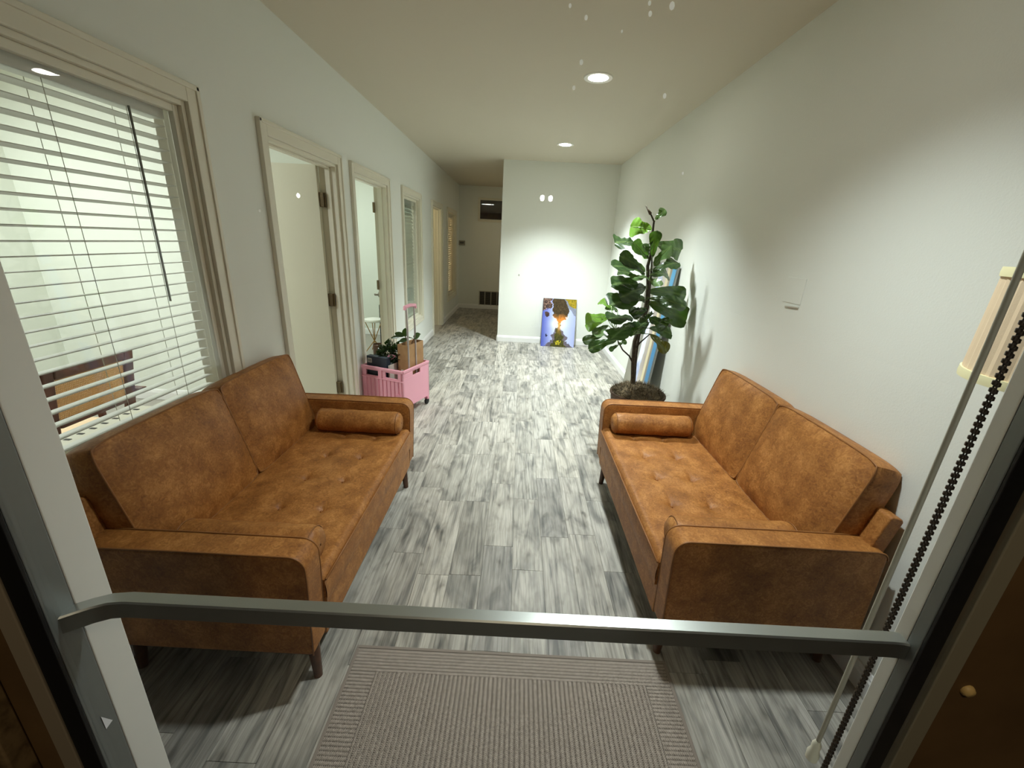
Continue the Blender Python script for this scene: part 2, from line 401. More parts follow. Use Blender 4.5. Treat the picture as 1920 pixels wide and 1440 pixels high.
window('window_1', *W1, .70, OT, 'large office window with open white blind behind the sofa', XL - .028, -.0325)
window('window_2', *W2, .46, OT, 'narrow office window with closed blind between the second and third doorways', XL - .045)
window('window_3', *W3, .42, OT, 'last office window with warm lit blind near the corridor end', XL - .045)

def blind(name, label, a, c, z0, z1, xc, step, tilt, wd, mat, cords, wand=None):
    b = empty(name, (xc, (a + c) / 2, z0), label=label, cat='window blind', group='horizontal blinds in the office windows')
    L_ = c - a
    n = 3
    sm = MB()
    def fn(u, v): return ((u - .5) * wd, (v - .5) * L_, .0018 * (1 - (2 * u - 1) ** 2))
    sm.grid(fn, 4, 1)
    sm.grid(lambda u, v: (lambda q: (q[0], q[1], q[2] - .0026))(fn(1 - u, v)), 4, 1)
    sm.add([(-wd / 2, -L_ / 2, 0), (wd / 2, -L_ / 2, 0), (wd / 2, L_ / 2, 0), (-wd / 2, L_ / 2, 0), (-wd / 2, -L_ / 2, -.0026), (wd / 2, -L_ / 2, -.0026), (wd / 2, L_ / 2, -.0026), (-wd / 2, L_ / 2, -.0026)], [(0, 1, 5, 4), (1, 2, 6, 5), (2, 3, 7, 6), (3, 0, 4, 7)])
    me = sm.mesh('slat', mat)
    MB().box((-.03, -L_ / 2, z1 - z0), (.03, L_ / 2, z1 - z0 + .055)).build('headrail', mat, b, bevel=.004)
    k = 1; z = z1 - step * .6
    while z > z0 + step * .8:
        inst('slat', me, b, (0, 0, z - z0), (0, tilt, 0)); z -= step
    MB().box((-.025, -L_ / 2, 0), (.025, L_ / 2, .018)).build('bottom_rail', mat, b, bevel=.004)
    for y in cords:
        for s in (-1, 1):
            MB().tube([(s * (wd / 2 + .001), y - (a + c) / 2, .01), (s * (wd / 2 + .001), y - (a + c) / 2, z1 - z0)], .0011, 5).build('ladder_cord', cord_m, b)
    if wand:
        MB().tube([(wd / 2 + .006, wand[0] - (a + c) / 2, wand[1] - z0), (wd / 2 + .006, wand[0] - (a + c) / 2, z1 - z0 + .005)], .0042, 8).build('tilt_wand', M('wand_plastic', (110, 112, 100), .4), b, smooth=60)
    return b
blind('window_blind', 'open white slatted blind in the large window behind the sofa', .985, 1.90, .735, 1.955, -1.482,   .0437, -0.108, .05, slat_m, (1.1, 1.445, 1.73), (1.735, 1.255))
blind('window_blind', 'closed greenish slatted blind in the window past the second doorway', 5.32, 6.07, .50, 1.945, -1.492, .0437, 1.05, .05, M('blind_slat_green', (205, 214, 198), .5), (5.45, 5.93))
blind('window_blind', 'half open cream blind in the last window near the corridor end', 8.46, 9.38, .46, 1.945, -1.492, .0437, -.75, .05, M('blind_slat_cream', (238, 226, 196), .5), (8.7, 9.2))

# ------------------------------------------------------------------ corridor end: high window, grille, thermostat
tw = empty('window_4', (-.93, YF, 2.0), kind='structure', label='small high window at the corridor end with dark glass')
b = MB(); a0, a1, c0, c1, f = 0, .80, -.01, .385, .035
for x0, x1, z0, z1 in ((a0 - .05, a0, c0 - .05, c1 + .05), (a1, a1 + .05, c0 - .05, c1 + .05), (a0, a1, c1, c1 + .05), (a0, a1, c0 - .05, c0)): b.box((x0, -.02, z0), (x1, 0, z1))
b.build('casing', trim_m, tw, bevel=.003)
MB().box((0, -.004, 0), (.80, -.001, .385)).build('backing', M('brown_dark_glass', (58, 42, 26), .5, var=(9, (40, 30, 20))), tw)
pn = MB().box((0, -.002, 0), (.80, .002, .375)).build('pane', glass, tw, (0, -.018, .003), (0, 0, math.radians(1.5)))
gr = empty('air_grille', (-.92, YF, 0), label='return air grille with upright bars low on the corridor end wall', cat='vent')
fr = MB(); fr.box((0, -.012, .01), (.86, 0, .03)).box((0, -.012, .40), (.86, 0, .42)).box((0, -.012, .03), (.02, 0, .40)).box((.84, -.012, .03), (.86, 0, .40))
for k in range(1, 6): fr.box((.86 * k / 6 - .008, -.012, .03), (.86 * k / 6 + .008, 0, .40))
fr.build('frame', M('grille_paint', (190, 184, 168), .5), gr, bevel=.002)
MB().box((.02, -.003, .03), (.84, -.001, .40)).build('duct', M('duct_dark', (58, 54, 46), .8), gr)
lv = MB().box((.02, -.010, -.001), (.84, -.004, .001)).mesh('louver', M('louver_paint', (140, 134, 120), .5))
for k in range(22): inst('louver', lv, gr, (0, 0, .042 + k * .0165))
th = empty('thermostat', (-1.33, YF, 1.42), label='small thermostat on the corridor end wall beside the last blind', cat='thermostat')
MB().box((-.07, -.025, 0), (.07, 0, .10)).build('body', M('thermostat_plastic', (150, 142, 125), .5), th, bevel=.006)
MB().box((-.045, -.027, .035), (.045, -.024, .075)).build('display', M('thermostat_screen', (80, 78, 68), .3), th)

# wall plate on the right wall, painted over
wp = tag(MB().box((XR - .0025, 2.09, 1.33), (XR, 2.235, 1.455)).build('wall_plate', wall_m, bevel=.0015), 'blank painted cover plate on the textured wall above the sofa', 'wall plate')
hk = MB().box((-.006, -.06, 0), (0, .045, .008)).build('shadow_strip', M('shadow_strip_tone', (190, 184, 172), .6), wp, (XR - .001, 2.155, 1.308), (math.radians(-4), 0, 0), bevel=.002)  # darker strip standing in for the shadow line under the plate

# ------------------------------------------------------------------ ceiling downlights
def downlight(x, y, label):
    e = empty('recessed_downlight', (x, y, H), label=label, cat='downlight', group='recessed ceiling downlights')
    MB().lathe([(.070, 0), (.070, -.004), (.098, -.007), (.102, 0)], (0, 0, 0), 40).build('trim_ring', M('downlight_trim', (240, 238, 230), .4), e, smooth=40)
    MB().disc((0, 0, -.003), .072, 40, False).build('lens', emit_mat('downlight_lens', (1.0, .97, .86), 58.0), e, fix=False)
    return e
downlight(*DOWN[0], 'round recessed downlight above the sofas near the entrance')
downlight(*DOWN[1], 'larger looking round downlight in the middle of the ceiling')
downlight(*DOWN[2], 'round downlight close to the white end wall')

# ------------------------------------------------------------------ glass entrance door
alu_in = M('pale_aluminium', (238, 237, 230), .5)
alu_out = M('grey_aluminium', (128, 132, 130), .45, .35)
gd = empty('door_4', (0, .40, 0), kind='structure', label='glass entrance door in a grey aluminium frame')
def gbox(name, a, b, mat, bv=.002): return MB().box((a[0], a[1] - .40, a[2]), (b[0], b[1] - .40, b[2])).build(name, mat, gd, bevel=bv)
gbox('stile', (-.60, .4066, .04), (-.551, .4516, 2.25), alu_in)
gbox('stile_cap', (-.60, .3740, .04), (-.551, .4066, 2.25), alu_out)
gbox('gasket', (-.577, .3690, .04), (-.5505, .3740, 2.25), black_m, .001)
gbox('outer_frame', (-.602, .3665, 0), (-.577, .3740, 2.3), M('beige_frame', (158, 144, 122), .5))
gbox('stile', (.530, .4160, .04), (.60, .4340, 2.25), alu_in)
gbox('stile_cap', (.530, .4000, .04), (.60, .4160, 2.25), alu_out)
gbox('gasket', (.5305, .3960, .04), (.553, .4000, 2.25), black_m, .001)
gbox('outer_frame', (.553, .3870, 0), (.578, .4000, 2.3), M('khaki_frame', (150, 142, 120), .5))
gbox('bottom_rail', (-.551, .374, .02), (.53, .43, .12), alu_out)
gbox('top_rail', (-.551, .374, 2.15), (.53, .43, 2.25), alu_out)
gbox('pane', (-.551, .3765, .12), (.53, .3795, 2.15), glass, None)
# push bar: flattened channel, curving back to the stile at the hinge end
bar = MB(); path = [(-.5515, .384, 1.0765), (-.540, .392, 1.077), (-.527, .4005, 1.0775), (-.512, .4075, 1.078), (-.494, .4105, 1.078), (-.3, .411, 1.078), (0, .411, 1.0785), (.3, .411, 1.0785), (.512, .411, 1.0785), (.522, .4105, 1.0785), (.5295, .409, 1.0785)]
vs, fs = [], []
sec = [(-.0005, -.0135), (.0195, -.0135), (.0195, .0135), (-.0005, .0135)]
sec = [(0, -.0115), (.002, -.0135), (.018, -.0135), (.020, -.0115), (.020, .0115), (.018, .0135), (.002, .0135), (0, .0115)]
for i, p in enumerate(path):
    a_ = Vector(path[max(i - 1, 0)]); c_ = Vector(path[min(i + 1, len(path) - 1)]); dd = (c_ - a_).normalized()
    nn = Vector((-dd.y, dd.x, 0)).normalized()
    for o_, z_ in sec: vs.append(Vector(p) + nn * o_ + Vector((0, 0, z_)))
n8 = len(sec)
fs = [(i * n8 + k, i * n8 + (k + 1) % n8, (i + 1) * n8 + (k + 1) % n8, (i + 1) * n8 + k) for i in range(len(path) - 1) for k in range(n8)] + [tuple(range(n8)), tuple((len(path) - 1) * n8 + k for k in range(n8))]
MB().add([(v.x, v.y - .40, v.z) for v in vs], fs).build('push_bar', M('bar_steel', (176, 180, 176), .28, .88), gd, smooth=30)
# small white arrow sticker on the left stile cap
SK = [(.3883, .9060), (.3992, .8821), (.3888, .8799)]
MB().add([(-.5503, SK[0][0] - .40, SK[0][1]), (-.5503, SK[1][0] - .40, SK[1][1]), (-.5503, SK[2][0] - .40, SK[2][1])], [(0, 1, 2)]).build('sticker', M('sticker_white', (245, 245, 250), .5), gd)

sk = MB()  # dried drops on the pane, plus one dot for a mirrored lamp's glint
for x_, z_, r_ in ((.0272, 1.7237, .0011), (.0395, 1.7172, .0013), (.0844, 1.7275, .0012), (.0858, 1.7213, .0014), (.1008, 1.7266, .0020), (.0388, 1.6898, .0014), (.0348, 1.6732, .0012), (.1047, 1.6709, .0014), (.0667, 1.7100, .0008), (.1281, 1.6184, .0009), (-.2215, 1.5742, .0010), (.0001, 1.5321, .0006)):
    sk.add([(x_ + r_ * math.cos(k * PI / 4), .3762 - .40, z_ + 1.4 * r_ * math.sin(k * PI / 4)) for k in range(8)], [tuple(range(8))])
mt_, nt_, p_ = nodes('drops_and_glint'); p_.inputs['Base Color'].default_value = S(235, 235, 230); tl_ = nt_.nodes.new('ShaderNodeBsdfTranslucent'); tl_.inputs[0].default_value = S(240, 240, 235)
nt_.links.new(tl_.outputs[0], nt_.nodes['Material Output'].inputs[0])
sk.build('drops_and_glint', mt_, gd, fix=False)['kind'] = 'stuff'

# shade wand and bead chain hanging just inside the door
wd_ = empty('shade_wand', (.5675, .50, .73), label='slim grey shade wand with white tip hanging inside the glass door', cat='wand')
MB().tube([(0, 0, .02), (0, 0, 1.75)], .0036, 8).build('rod', M('wand_grey', (172, 166, 150), .4), wd_, smooth=60)
MB().lathe([(0, -.022), (.009, -.020), (.010, -.006), (.007, .004), (.0075, .016), (.004, .026), (0, .026)], (0, 0, .0), 12).build('tip', M('tip_plastic', (235, 230, 210), .4), wd_, smooth=50)
ch = empty('bead_chain', (.598, .50, .66), label='dark looped bead chain of a roller shade inside the glass door', cat='bead chain')
b = MB(); r = .0039
ico = [(r * math.cos(t) * math.cos(p), r * math.sin(t) * math.cos(p), r * math.sin(p)) for p in (-PI / 2.2, -PI / 5, PI / 5, PI / 2.2) for t in [k * PI / 3 for k in range(6)]]
icf = [(i * 6 + k, i * 6 + (k + 1) % 6, (i + 1) * 6 + (k + 1) % 6, (i + 1) * 6 + k) for i in range(3) for k in range(6)] + [(5, 4, 3, 2, 1, 0), (18, 19, 20, 21, 22, 23)]
for s in (-1, 1):
    for k in range(160):
        z = .02 + k * .0093 + (.0046 if s > 0 else 0); x = s * .0068
        b.add([(x + q[0], q[1] + s * .004, z + q[2]) for q in ico], icf)
b.build('beads', M('bead_metal', (58, 48, 38), .35, .6), ch, smooth=True, fix=False)['kind'] = 'stuff'
MB().tube([(-.0068, -.004, .02), (-.0068, -.004, 1.5)], .001, 5).tube([(.0068, .004, .02), (.0068, .004, 1.5)], .001, 5).build('cord', dark_m, ch)

# ------------------------------------------------------------------ rug inside the door
def rug_mat(name, along, per):
    mt, nt, p = nodes(name); N = nt.nodes.new; Lk = nt.links.new
    tc = N('ShaderNodeTexCoord'); sp = N('ShaderNodeSeparateXYZ'); Lk(tc.outputs['Object'], sp.inputs[0])
    def mth(op, a, b=None):
        q = N('ShaderNodeMath'); q.operation = op
        for k, v in enumerate((a, b)):
            if v is None: continue
            if isinstance(v, (int, float)): q.inputs[k].default_value = v
            else: Lk(v, q.inputs[k])
        return q.outputs[0]
    A, B = ('X', 'Y') if along == 'y' else ('Y', 'X')
    zig = mth('ABSOLUTE', mth('SUBTRACT', mth('FRACT', mth('ADD', mth('DIVIDE', sp.outputs[A], per), 100.0)), .5))      # herringbone stitches
    st = mth('ADD', mth('MULTIPLY', mth('SINE', mth('MULTIPLY', mth('ADD', sp.outputs[B], mth('MULTIPLY', zig, per * 1.1)), 1050.0)), .5), .5)
    edge = mth('POWER', mth('MULTIPLY', zig, 2.0), 2.5)  # shade between the ribs, put into the colour
    n = N('ShaderNodeTexNoise'); n.inputs['Scale'].default_value = 160; n.inputs['Detail'].default_value = 4; Lk(tc.outputs['Object'], n.inputs['Vector'])
    hgt = mth('SUBTRACT', mth('ADD', mth('MULTIPLY', st, .38), mth('MULTIPLY', n.outputs['Fac'], .62)), mth('MULTIPLY', edge, .30))
    r = N('ShaderNodeValToRGB'); r.color_ramp.elements[0].color = S(84, 76, 69); r.color_ramp.elements[1].color = S(190, 178, 166); r.color_ramp.elements[0].position = .10; r.color_ramp.elements[1].position = .72
    Lk(hgt, r.inputs[0]); Lk(r.outputs[0], p.inputs['Base Color']); p.inputs['Roughness'].default_value = .95; p.inputs['Specular IOR Level'].default_value = .1
    b = N('ShaderNodeBump'); b.inputs['Strength'].default_value = .6; b.inputs['Distance'].default_value = .002; Lk(hgt, b.inputs['Height']); Lk(b.outputs[0], p.inputs['Normal'])
    return mt
def rug():
    mt = rug_mat('woven_rug_field', 'y', .0165); mb = rug_mat('woven_rug_border', 'x', .013)
    x0, x1, y0, y1 = -.566, .660, .47, 1.225; bw = .105
    e = empty('entrance_rug', ((x0 + x1) / 2, (y0 + y1) / 2, 0), label='flat taupe woven rug with ribbed centre just inside the glass door', cat='rug')
    hx, hy = (x1 - x0) / 2, (y1 - y0) / 2
    def rib(b, a0, a1, c0, c1, dirn, per, amp):     # ribs run along dirn
        na = max(2, round((a1 - a0) / per)) if dirn == 'y' else max(2, round((c1 - c0) / per))
        pts = []
        for k in range(na):
            for q, hgt in ((0, -.9), (.15, .25), (.38, 1), (.62, 1), (.85, .25)): pts.append(((k + q) / na, hgt))
        pts.append((1, -.9)); m_ = len(pts) - 1
        def fn(u, v):
            if dirn == 'y':
                t, hgt = pts[round(u * m_)]; return (a0 + (a1 - a0) * t, c0 + (c1 - c0) * v, .008 + amp * hgt)
            t, hgt = pts[round(v * m_)]; return (a0 + (a1 - a0) * u, c0 + (c1 - c0) * t, .008 + amp * hgt)
        b.grid(fn, *((m_, 1) if dirn == 'y' else (1, m_)))
    f = MB(); rib(f, -hx + bw, hx - bw, -hy + bw, hy - bw, 'y', .0165, .0026); f.build('field', mt, e, smooth=True, fix=False)
    g = MB(); rib(g, -hx + .012, hx - .012, hy - bw, hy - .012, 'x', .013, .0008); rib(g, -hx + .012, -hx + bw, -hy + bw, hy - bw, 'x', .013, .001); rib(g, hx - bw, hx - .012, -hy + bw, hy - bw, 'x', .013, .001)
    rib(g, -hx + .012, hx - .012, -hy + .012, -hy + bw, 'x', .013, .0008); g.build('border', mb, e, smooth=True, fix=False)
    MB().box((-hx, -hy, .0005), (hx, -hy + .012, .0095)).box((-hx, hy - .012, .0005), (hx, hy, .0095)).box((-hx, -hy + .012, .0005), (-hx + .012, hy - .012, .0095)).box((hx - .012, -hy + .012, .0005), (hx, hy - .012, .0095)) \
        .box((-hx + .012, -hy + .012, .0005), (hx - .012, hy - .012, .005)).build('binding', M('rug_binding', (138, 127, 117), .9, bump=(300, .5, .001)), e, bevel=.002)
rug()

# ------------------------------------------------------------------ sofas
def leather():
    mt, nt, p = nodes('tan_leather'); N = nt.nodes.new; Lk = nt.links.new
    tc = N('ShaderNodeTexCoord')
    def noise(s, d, ds=0):
        n = N('ShaderNodeTexNoise'); n.inputs['Scale'].default_value = s; n.inputs['Detail'].default_value = d; n.inputs['Distortion'].default_value = ds; Lk(tc.outputs['Object'], n.inputs['Vector']); return n.outputs['Fac']
    a, b_, v = noise(11, 8, .4), noise(70, 6, 1.5), noise(260, 2)
    mx = N('ShaderNodeMix'); mx.data_type = 'FLOAT'; mx.inputs[0].default_value = .5; Lk(a, mx.inputs[2]); Lk(b_, mx.inputs[3])
    r = N('ShaderNodeValToRGB'); e = r.color_ramp.elements
    e[0].position = .32; e[0].color = S(122, 75, 34); e[1].position = .68; e[1].color = S(196, 138, 76); q = e.new(.5); q.color = S(158, 103, 50)
    Lk(mx.outputs[0], r.inputs[0]); Lk(r.outputs[0], p.inputs['Base Color']); p.inputs['Roughness'].default_value = .5; p.inputs['Specular IOR Level'].default_value = .35
    b = N('ShaderNodeBump'); b.inputs['Strength'].default_value = .2; b.inputs['Distance'].default_value = .0015; Lk(b_, b.inputs['Height'])
    b2 = N('ShaderNodeBump'); b2.inputs['Strength'].default_value = .15; b2.inputs['Distance'].default_value = .0006; Lk(v, b2.inputs['Height']); Lk(b.outputs[0], b2.inputs['Normal']); Lk(b2.outputs[0], p.inputs['Normal'])
    return mt
lea = leather()
pipe_m = M('leather_piping', (142, 92, 44), .5)
leg_m = M('walnut_leg', (92, 58, 36), .4, var=(30, (70, 42, 26)))
SW, SD = 1.40, .77
TUFTS = [(tx, ty) for tx in (.235, .47, .70, .93, 1.165) for ty in (.175, .355)]
def edge_drop(e, r): return 0 if e >= r else r - math.sqrt(max(0, r * r - (r - e) ** 2))
def seat_mesh():
    x0, x1, y0, y1, zt = .102, 1.298, -.002, .64, .44; r = .028
    b = MB(); nu, nv = 130, 66
    def fn(u, v):
        # finer spacing at the borders
        x = x0 + (x1 - x0) * (.5 - .5 * math.cos(PI * u) if False else u); y = y0 + (y1 - y0) * v
        e = min(x - x0, x1 - x, y - y0); z = zt + .006 * math.sin(PI * u) * math.sin(PI * v) - edge_drop(min(x - x0, x1 - x), r * .7) - edge_drop(y - y0, r)
        for tx, ty in TUFTS:
            dx_, dy_ = x - tx, y - ty; dd = dx_ * dx_ + dy_ * dy_
            if dd < .03:
                z -= .010 * math.exp(-dd / .00022) + .011 * math.exp(-dd / .0020)
                z -= .0045 * math.exp(-(dx_ / .008) ** 2) * math.exp(-(dy_ / .05) ** 2) + .0055 * math.exp(-(dy_ / .008) ** 2) * math.exp(-(dx_ / .06) ** 2)
        z += .0012 * math.sin(31 * x + 5 * math.sin(13 * y)) * math.sin(27 * y)
        return (x, y, z)
    b.grid(fn, nu, nv)
    zl = .315
    # skirt
    b.grid(lambda u, v: (x0 + (x1 - x0) * u, y0 - .004 * math.sin(PI * v), zl + (zt - r - zl) * v), 20, 6)
    b.grid(lambda u, v: (x0, y1 + (y0 - y1) * u, zl + (zt - r * .7 - zl) * v), 10, 2); b.grid(lambda u, v: (x1, y0 + (y1 - y0) * u, zl + (zt - r * .7 - zl) * v), 10, 2)
    return b
def cushion_mesh(W, Hc, T, seed):
    rnd = random.Random(seed); ph = [rnd.uniform(0, 6) for _ in range(6)]
    b = MB(); n1, n2 = 44, 34
    def base(u, v):
        x = W / 2 * u * (1 - .035 * abs(v) ** 9); z = Hc / 2 + Hc / 2 * v * (1 - .05 * abs(u) ** 9 - .012 * (1 - u * u) * (-1 if v > 0 else 0)); return x, z
    def tb(v): return T / 2 * (1 - .30 * (.5 + .5 * v) - (.25 * max(0, v - .8) / .2) ** 2)      # rear face tapers and rounds towards the top
    def front(u, v):
        u, v = 2 * u - 1, 2 * v - 1; x, z = base(u, v)
        y = -T / 2 - .034 * (1 - u ** 4) * (1 - v ** 4)
        edge = max(abs(u), abs(v)) ** 5
        y += .0055 * edge * math.sin(34 * v + 3 * math.sin(4 * u + ph[0]) + ph[1]) * abs(u) ** 4 * (1 - edge * .8)
        y += .0055 * edge * math.sin(30 * u + 3 * math.sin(5 * v + ph[2]) + ph[3]) * abs(v) ** 4 * (1 - edge * .8)
        y += .004 * math.sin(3 * u + ph[4]) * math.sin(2.5 * v + ph[5]) * (1 - edge)
        return (x, y, z)
    def back(u, v):
        x, z = base(1 - 2 * u, 2 * v - 1); u, v = 1 - 2 * u, 2 * v - 1
        return (x, tb(v) + .008 * (1 - u ** 4) * (1 - v ** 4), z)
    b.grid(front, n1, n2); b.grid(back, n1, n2)
    per = [(-1 + 2 * k / 40, 1) for k in range(40)] + [(1, 1 - 2 * k / 30) for k in range(30)] + [(1 - 2 * k / 40, -1) for k in range(40)] + [(-1, -1 + 2 * k / 30) for k in range(30)]
    rows = []
    for j in range(5):
        t = j / 4
        for u, v in per:
            x, z = base(u, v); o = .010 * math.sin(PI * t) + .0015 * math.sin(23 * (u + v) + ph[1]) * math.sin(PI * t)
            rows.append((x + o * (1 if u >= 1 else -1 if u <= -1 else 0), -T / 2 + (T / 2 + tb(v)) * t, z + o * .6 * (1 if v >= 1 else -1 if v <= -1 else 0)))
    n = len(per)
    b.add(rows, [(j * n + k, j * n + (k + 1) % n, (j + 1) * n + (k + 1) % n, (j + 1) * n + k) for j in range(4) for k in range(n)])
    pp = [(base(u, v)[0], -T / 2, base(u, v)[1]) for u, v in per]
    return b, MB().loop_tube(pp, .0034)
def arm_profile():
    pts = [(.012, .19), (.0, .50)]
    r = .05
    for k in range(7):
        t = PI - k * PI / 12; pts.append((.0 + r + r * math.cos(t), .60 - r + r * math.sin(t)))
    pts += [(.40, .601), (.70, .598)]
    for k in range(1, 6):
        t = PI / 2 - k * PI / 10; pts.append((.745 - .03 + .03 * math.cos(t), .595 - .03 + .03 * math.sin(t)))
    pts += [(.755, .19)]
    return pts
def make_sofa(label):
    s = empty('sofa', (0, 0, 0), label=label, cat='sofa', group='tan leather sofas')
    MB().box((.02, .03, .1705), (1.38, .74, .1745)).build('light_absorber', black_m, s)  # unseen black sheet added to soak up bounced light under the sofa
    MB().box((.10, .010, .175), (1.30, .66, .318)).build('apron', lea, s, bevel=.006)
    st = seat_mesh().build('seat', lea, s, smooth=50, fix=False)
    MB().tube([(.108, -.004, .418), (.4, -.0055, .4185), (.7, -.0055, .4185), (1.0, -.0055, .4185), (1.292, -.004, .418)], .004, 8).build('piping', pipe_m, st, smooth=True)
    bt = MB().lathe([(0, .003), (.004, .0025), (.006, 0), (.005, -.002)], (0, 0, 0), 12).mesh('button', lea, True)
    for tx, ty in TUFTS: inst('button', bt, st, (tx, ty, .4185 + .006 * math.sin(PI * (tx - .1) / 1.2)))
    pr = arm_profile()
    for x0, x1 in ((0, .10), (1.30, 1.40)):
        a = MB().prism(pr, x0, x1, 'x').build('armrest', lea, s, bevel=.012, seg=3, smooth=35)
        for xx in (x0 + .004, x1 - .004):
            MB().tube([(xx, p[0] + (.002 if p[0] < .3 else 0), p[1]) for p in pr[0:-1]], .0032, 6).build('piping', pipe_m, a, smooth=True)
    # back frame leaning slightly
    MB().prism([(.66, .19), (.655, .42), (.732, .715), (.742, .722), (.778, .712), (.782, .700), (.752, .56), (.752, .19)], .035, 1.365, 'x').build('back_frame', lea, s, bevel=.006, seg=2, smooth=35)
    for k, xc in enumerate((.401, .999)):
        b, pp = cushion_mesh(.596, .462, .122, 5 + k)
        c = b.build('back_cushion', lea, s, (xc, .632, .424), (math.radians(-15.5), 0, 0), smooth=60)
        pp.build('piping', pipe_m, c, smooth=True)
    for x_, y_ in ((.085, .06), (1.315, .06), (.085, .69), (1.315, .69)):
        sx = -1 if x_ < .7 else 1; sy = -1 if y_ < .3 else 1
        MB().tube([(x_, y_, .19), (x_ + sx * .012, y_ + sy * .012, .001)], [.024, .015], 14).build('leg', leg_m, s, smooth=50)
    return s
s1 = make_sofa('tan leather two seat sofa under the blinds, in shade, backrest to the office window')
s2 = copy_tree(s1); s2['label'] = 'brighter tan leather sofa against the textured wall in front of the fig tree'
s1.location = (-.620, 1.03, 0); s1.rotation_euler = (0, 0, PI / 2)
s2.location = (.595, 2.60, 0); s2.rotation_euler = (0, 0, -PI / 2)
# bolsters lie loose on the seats
def bolster_mesh():
    b = MB(); L_, r = .49, .066; prof = [(.004, -L_ / 2 - .004), (.025, -L_ / 2 - .006), (.045, -L_ / 2 - .002), (.058, -L_ / 2 + .008), (.0645, -L_ / 2 + .022)]
    for k in range(13): prof.append((r + .0015 * math.sin(k * 1.7), -L_ / 2 + .04 + (L_ - .08) * k / 12))
    prof += [(.0645, L_ / 2 - .022), (.058, L_ / 2 - .008), (.045, L_ / 2 + .002), (.025, L_ / 2 + .006), (.004, L_ / 2 + .004)]
    b.lathe(prof, (0, 0, 0), 36, 'x')
    b.add([], []); return b
def bolster(x, y, label):
    e = empty('bolster', (x, y, .5055), label=label, cat='bolster', group='leather bolsters on the sofas')
    c = bolster_mesh().build('cover', lea, e, smooth=True)
    for s in (-1, 1): MB().loop_tube([(s * .228, .0648 * math.cos(2 * PI * k / 40), .0648 * math.sin(2 * PI * k / 40)) for k in range(40)], .0024).build('seam', pipe_m, e, smooth=True)
    return e
bolster(-.905, 1.206, 'round leather bolster on the shaded sofa by the entrance, inside its near armrest')
bolster(-.900, 2.255, 'round leather bolster at the shaded sofa end by the pink crate')
bolster(.885, 1.373, 'round leather bolster behind the brighter sofa armrest by the entrance')
bolster(.885, 2.425, 'round leather bolster at the brighter sofa end by the fig tree')

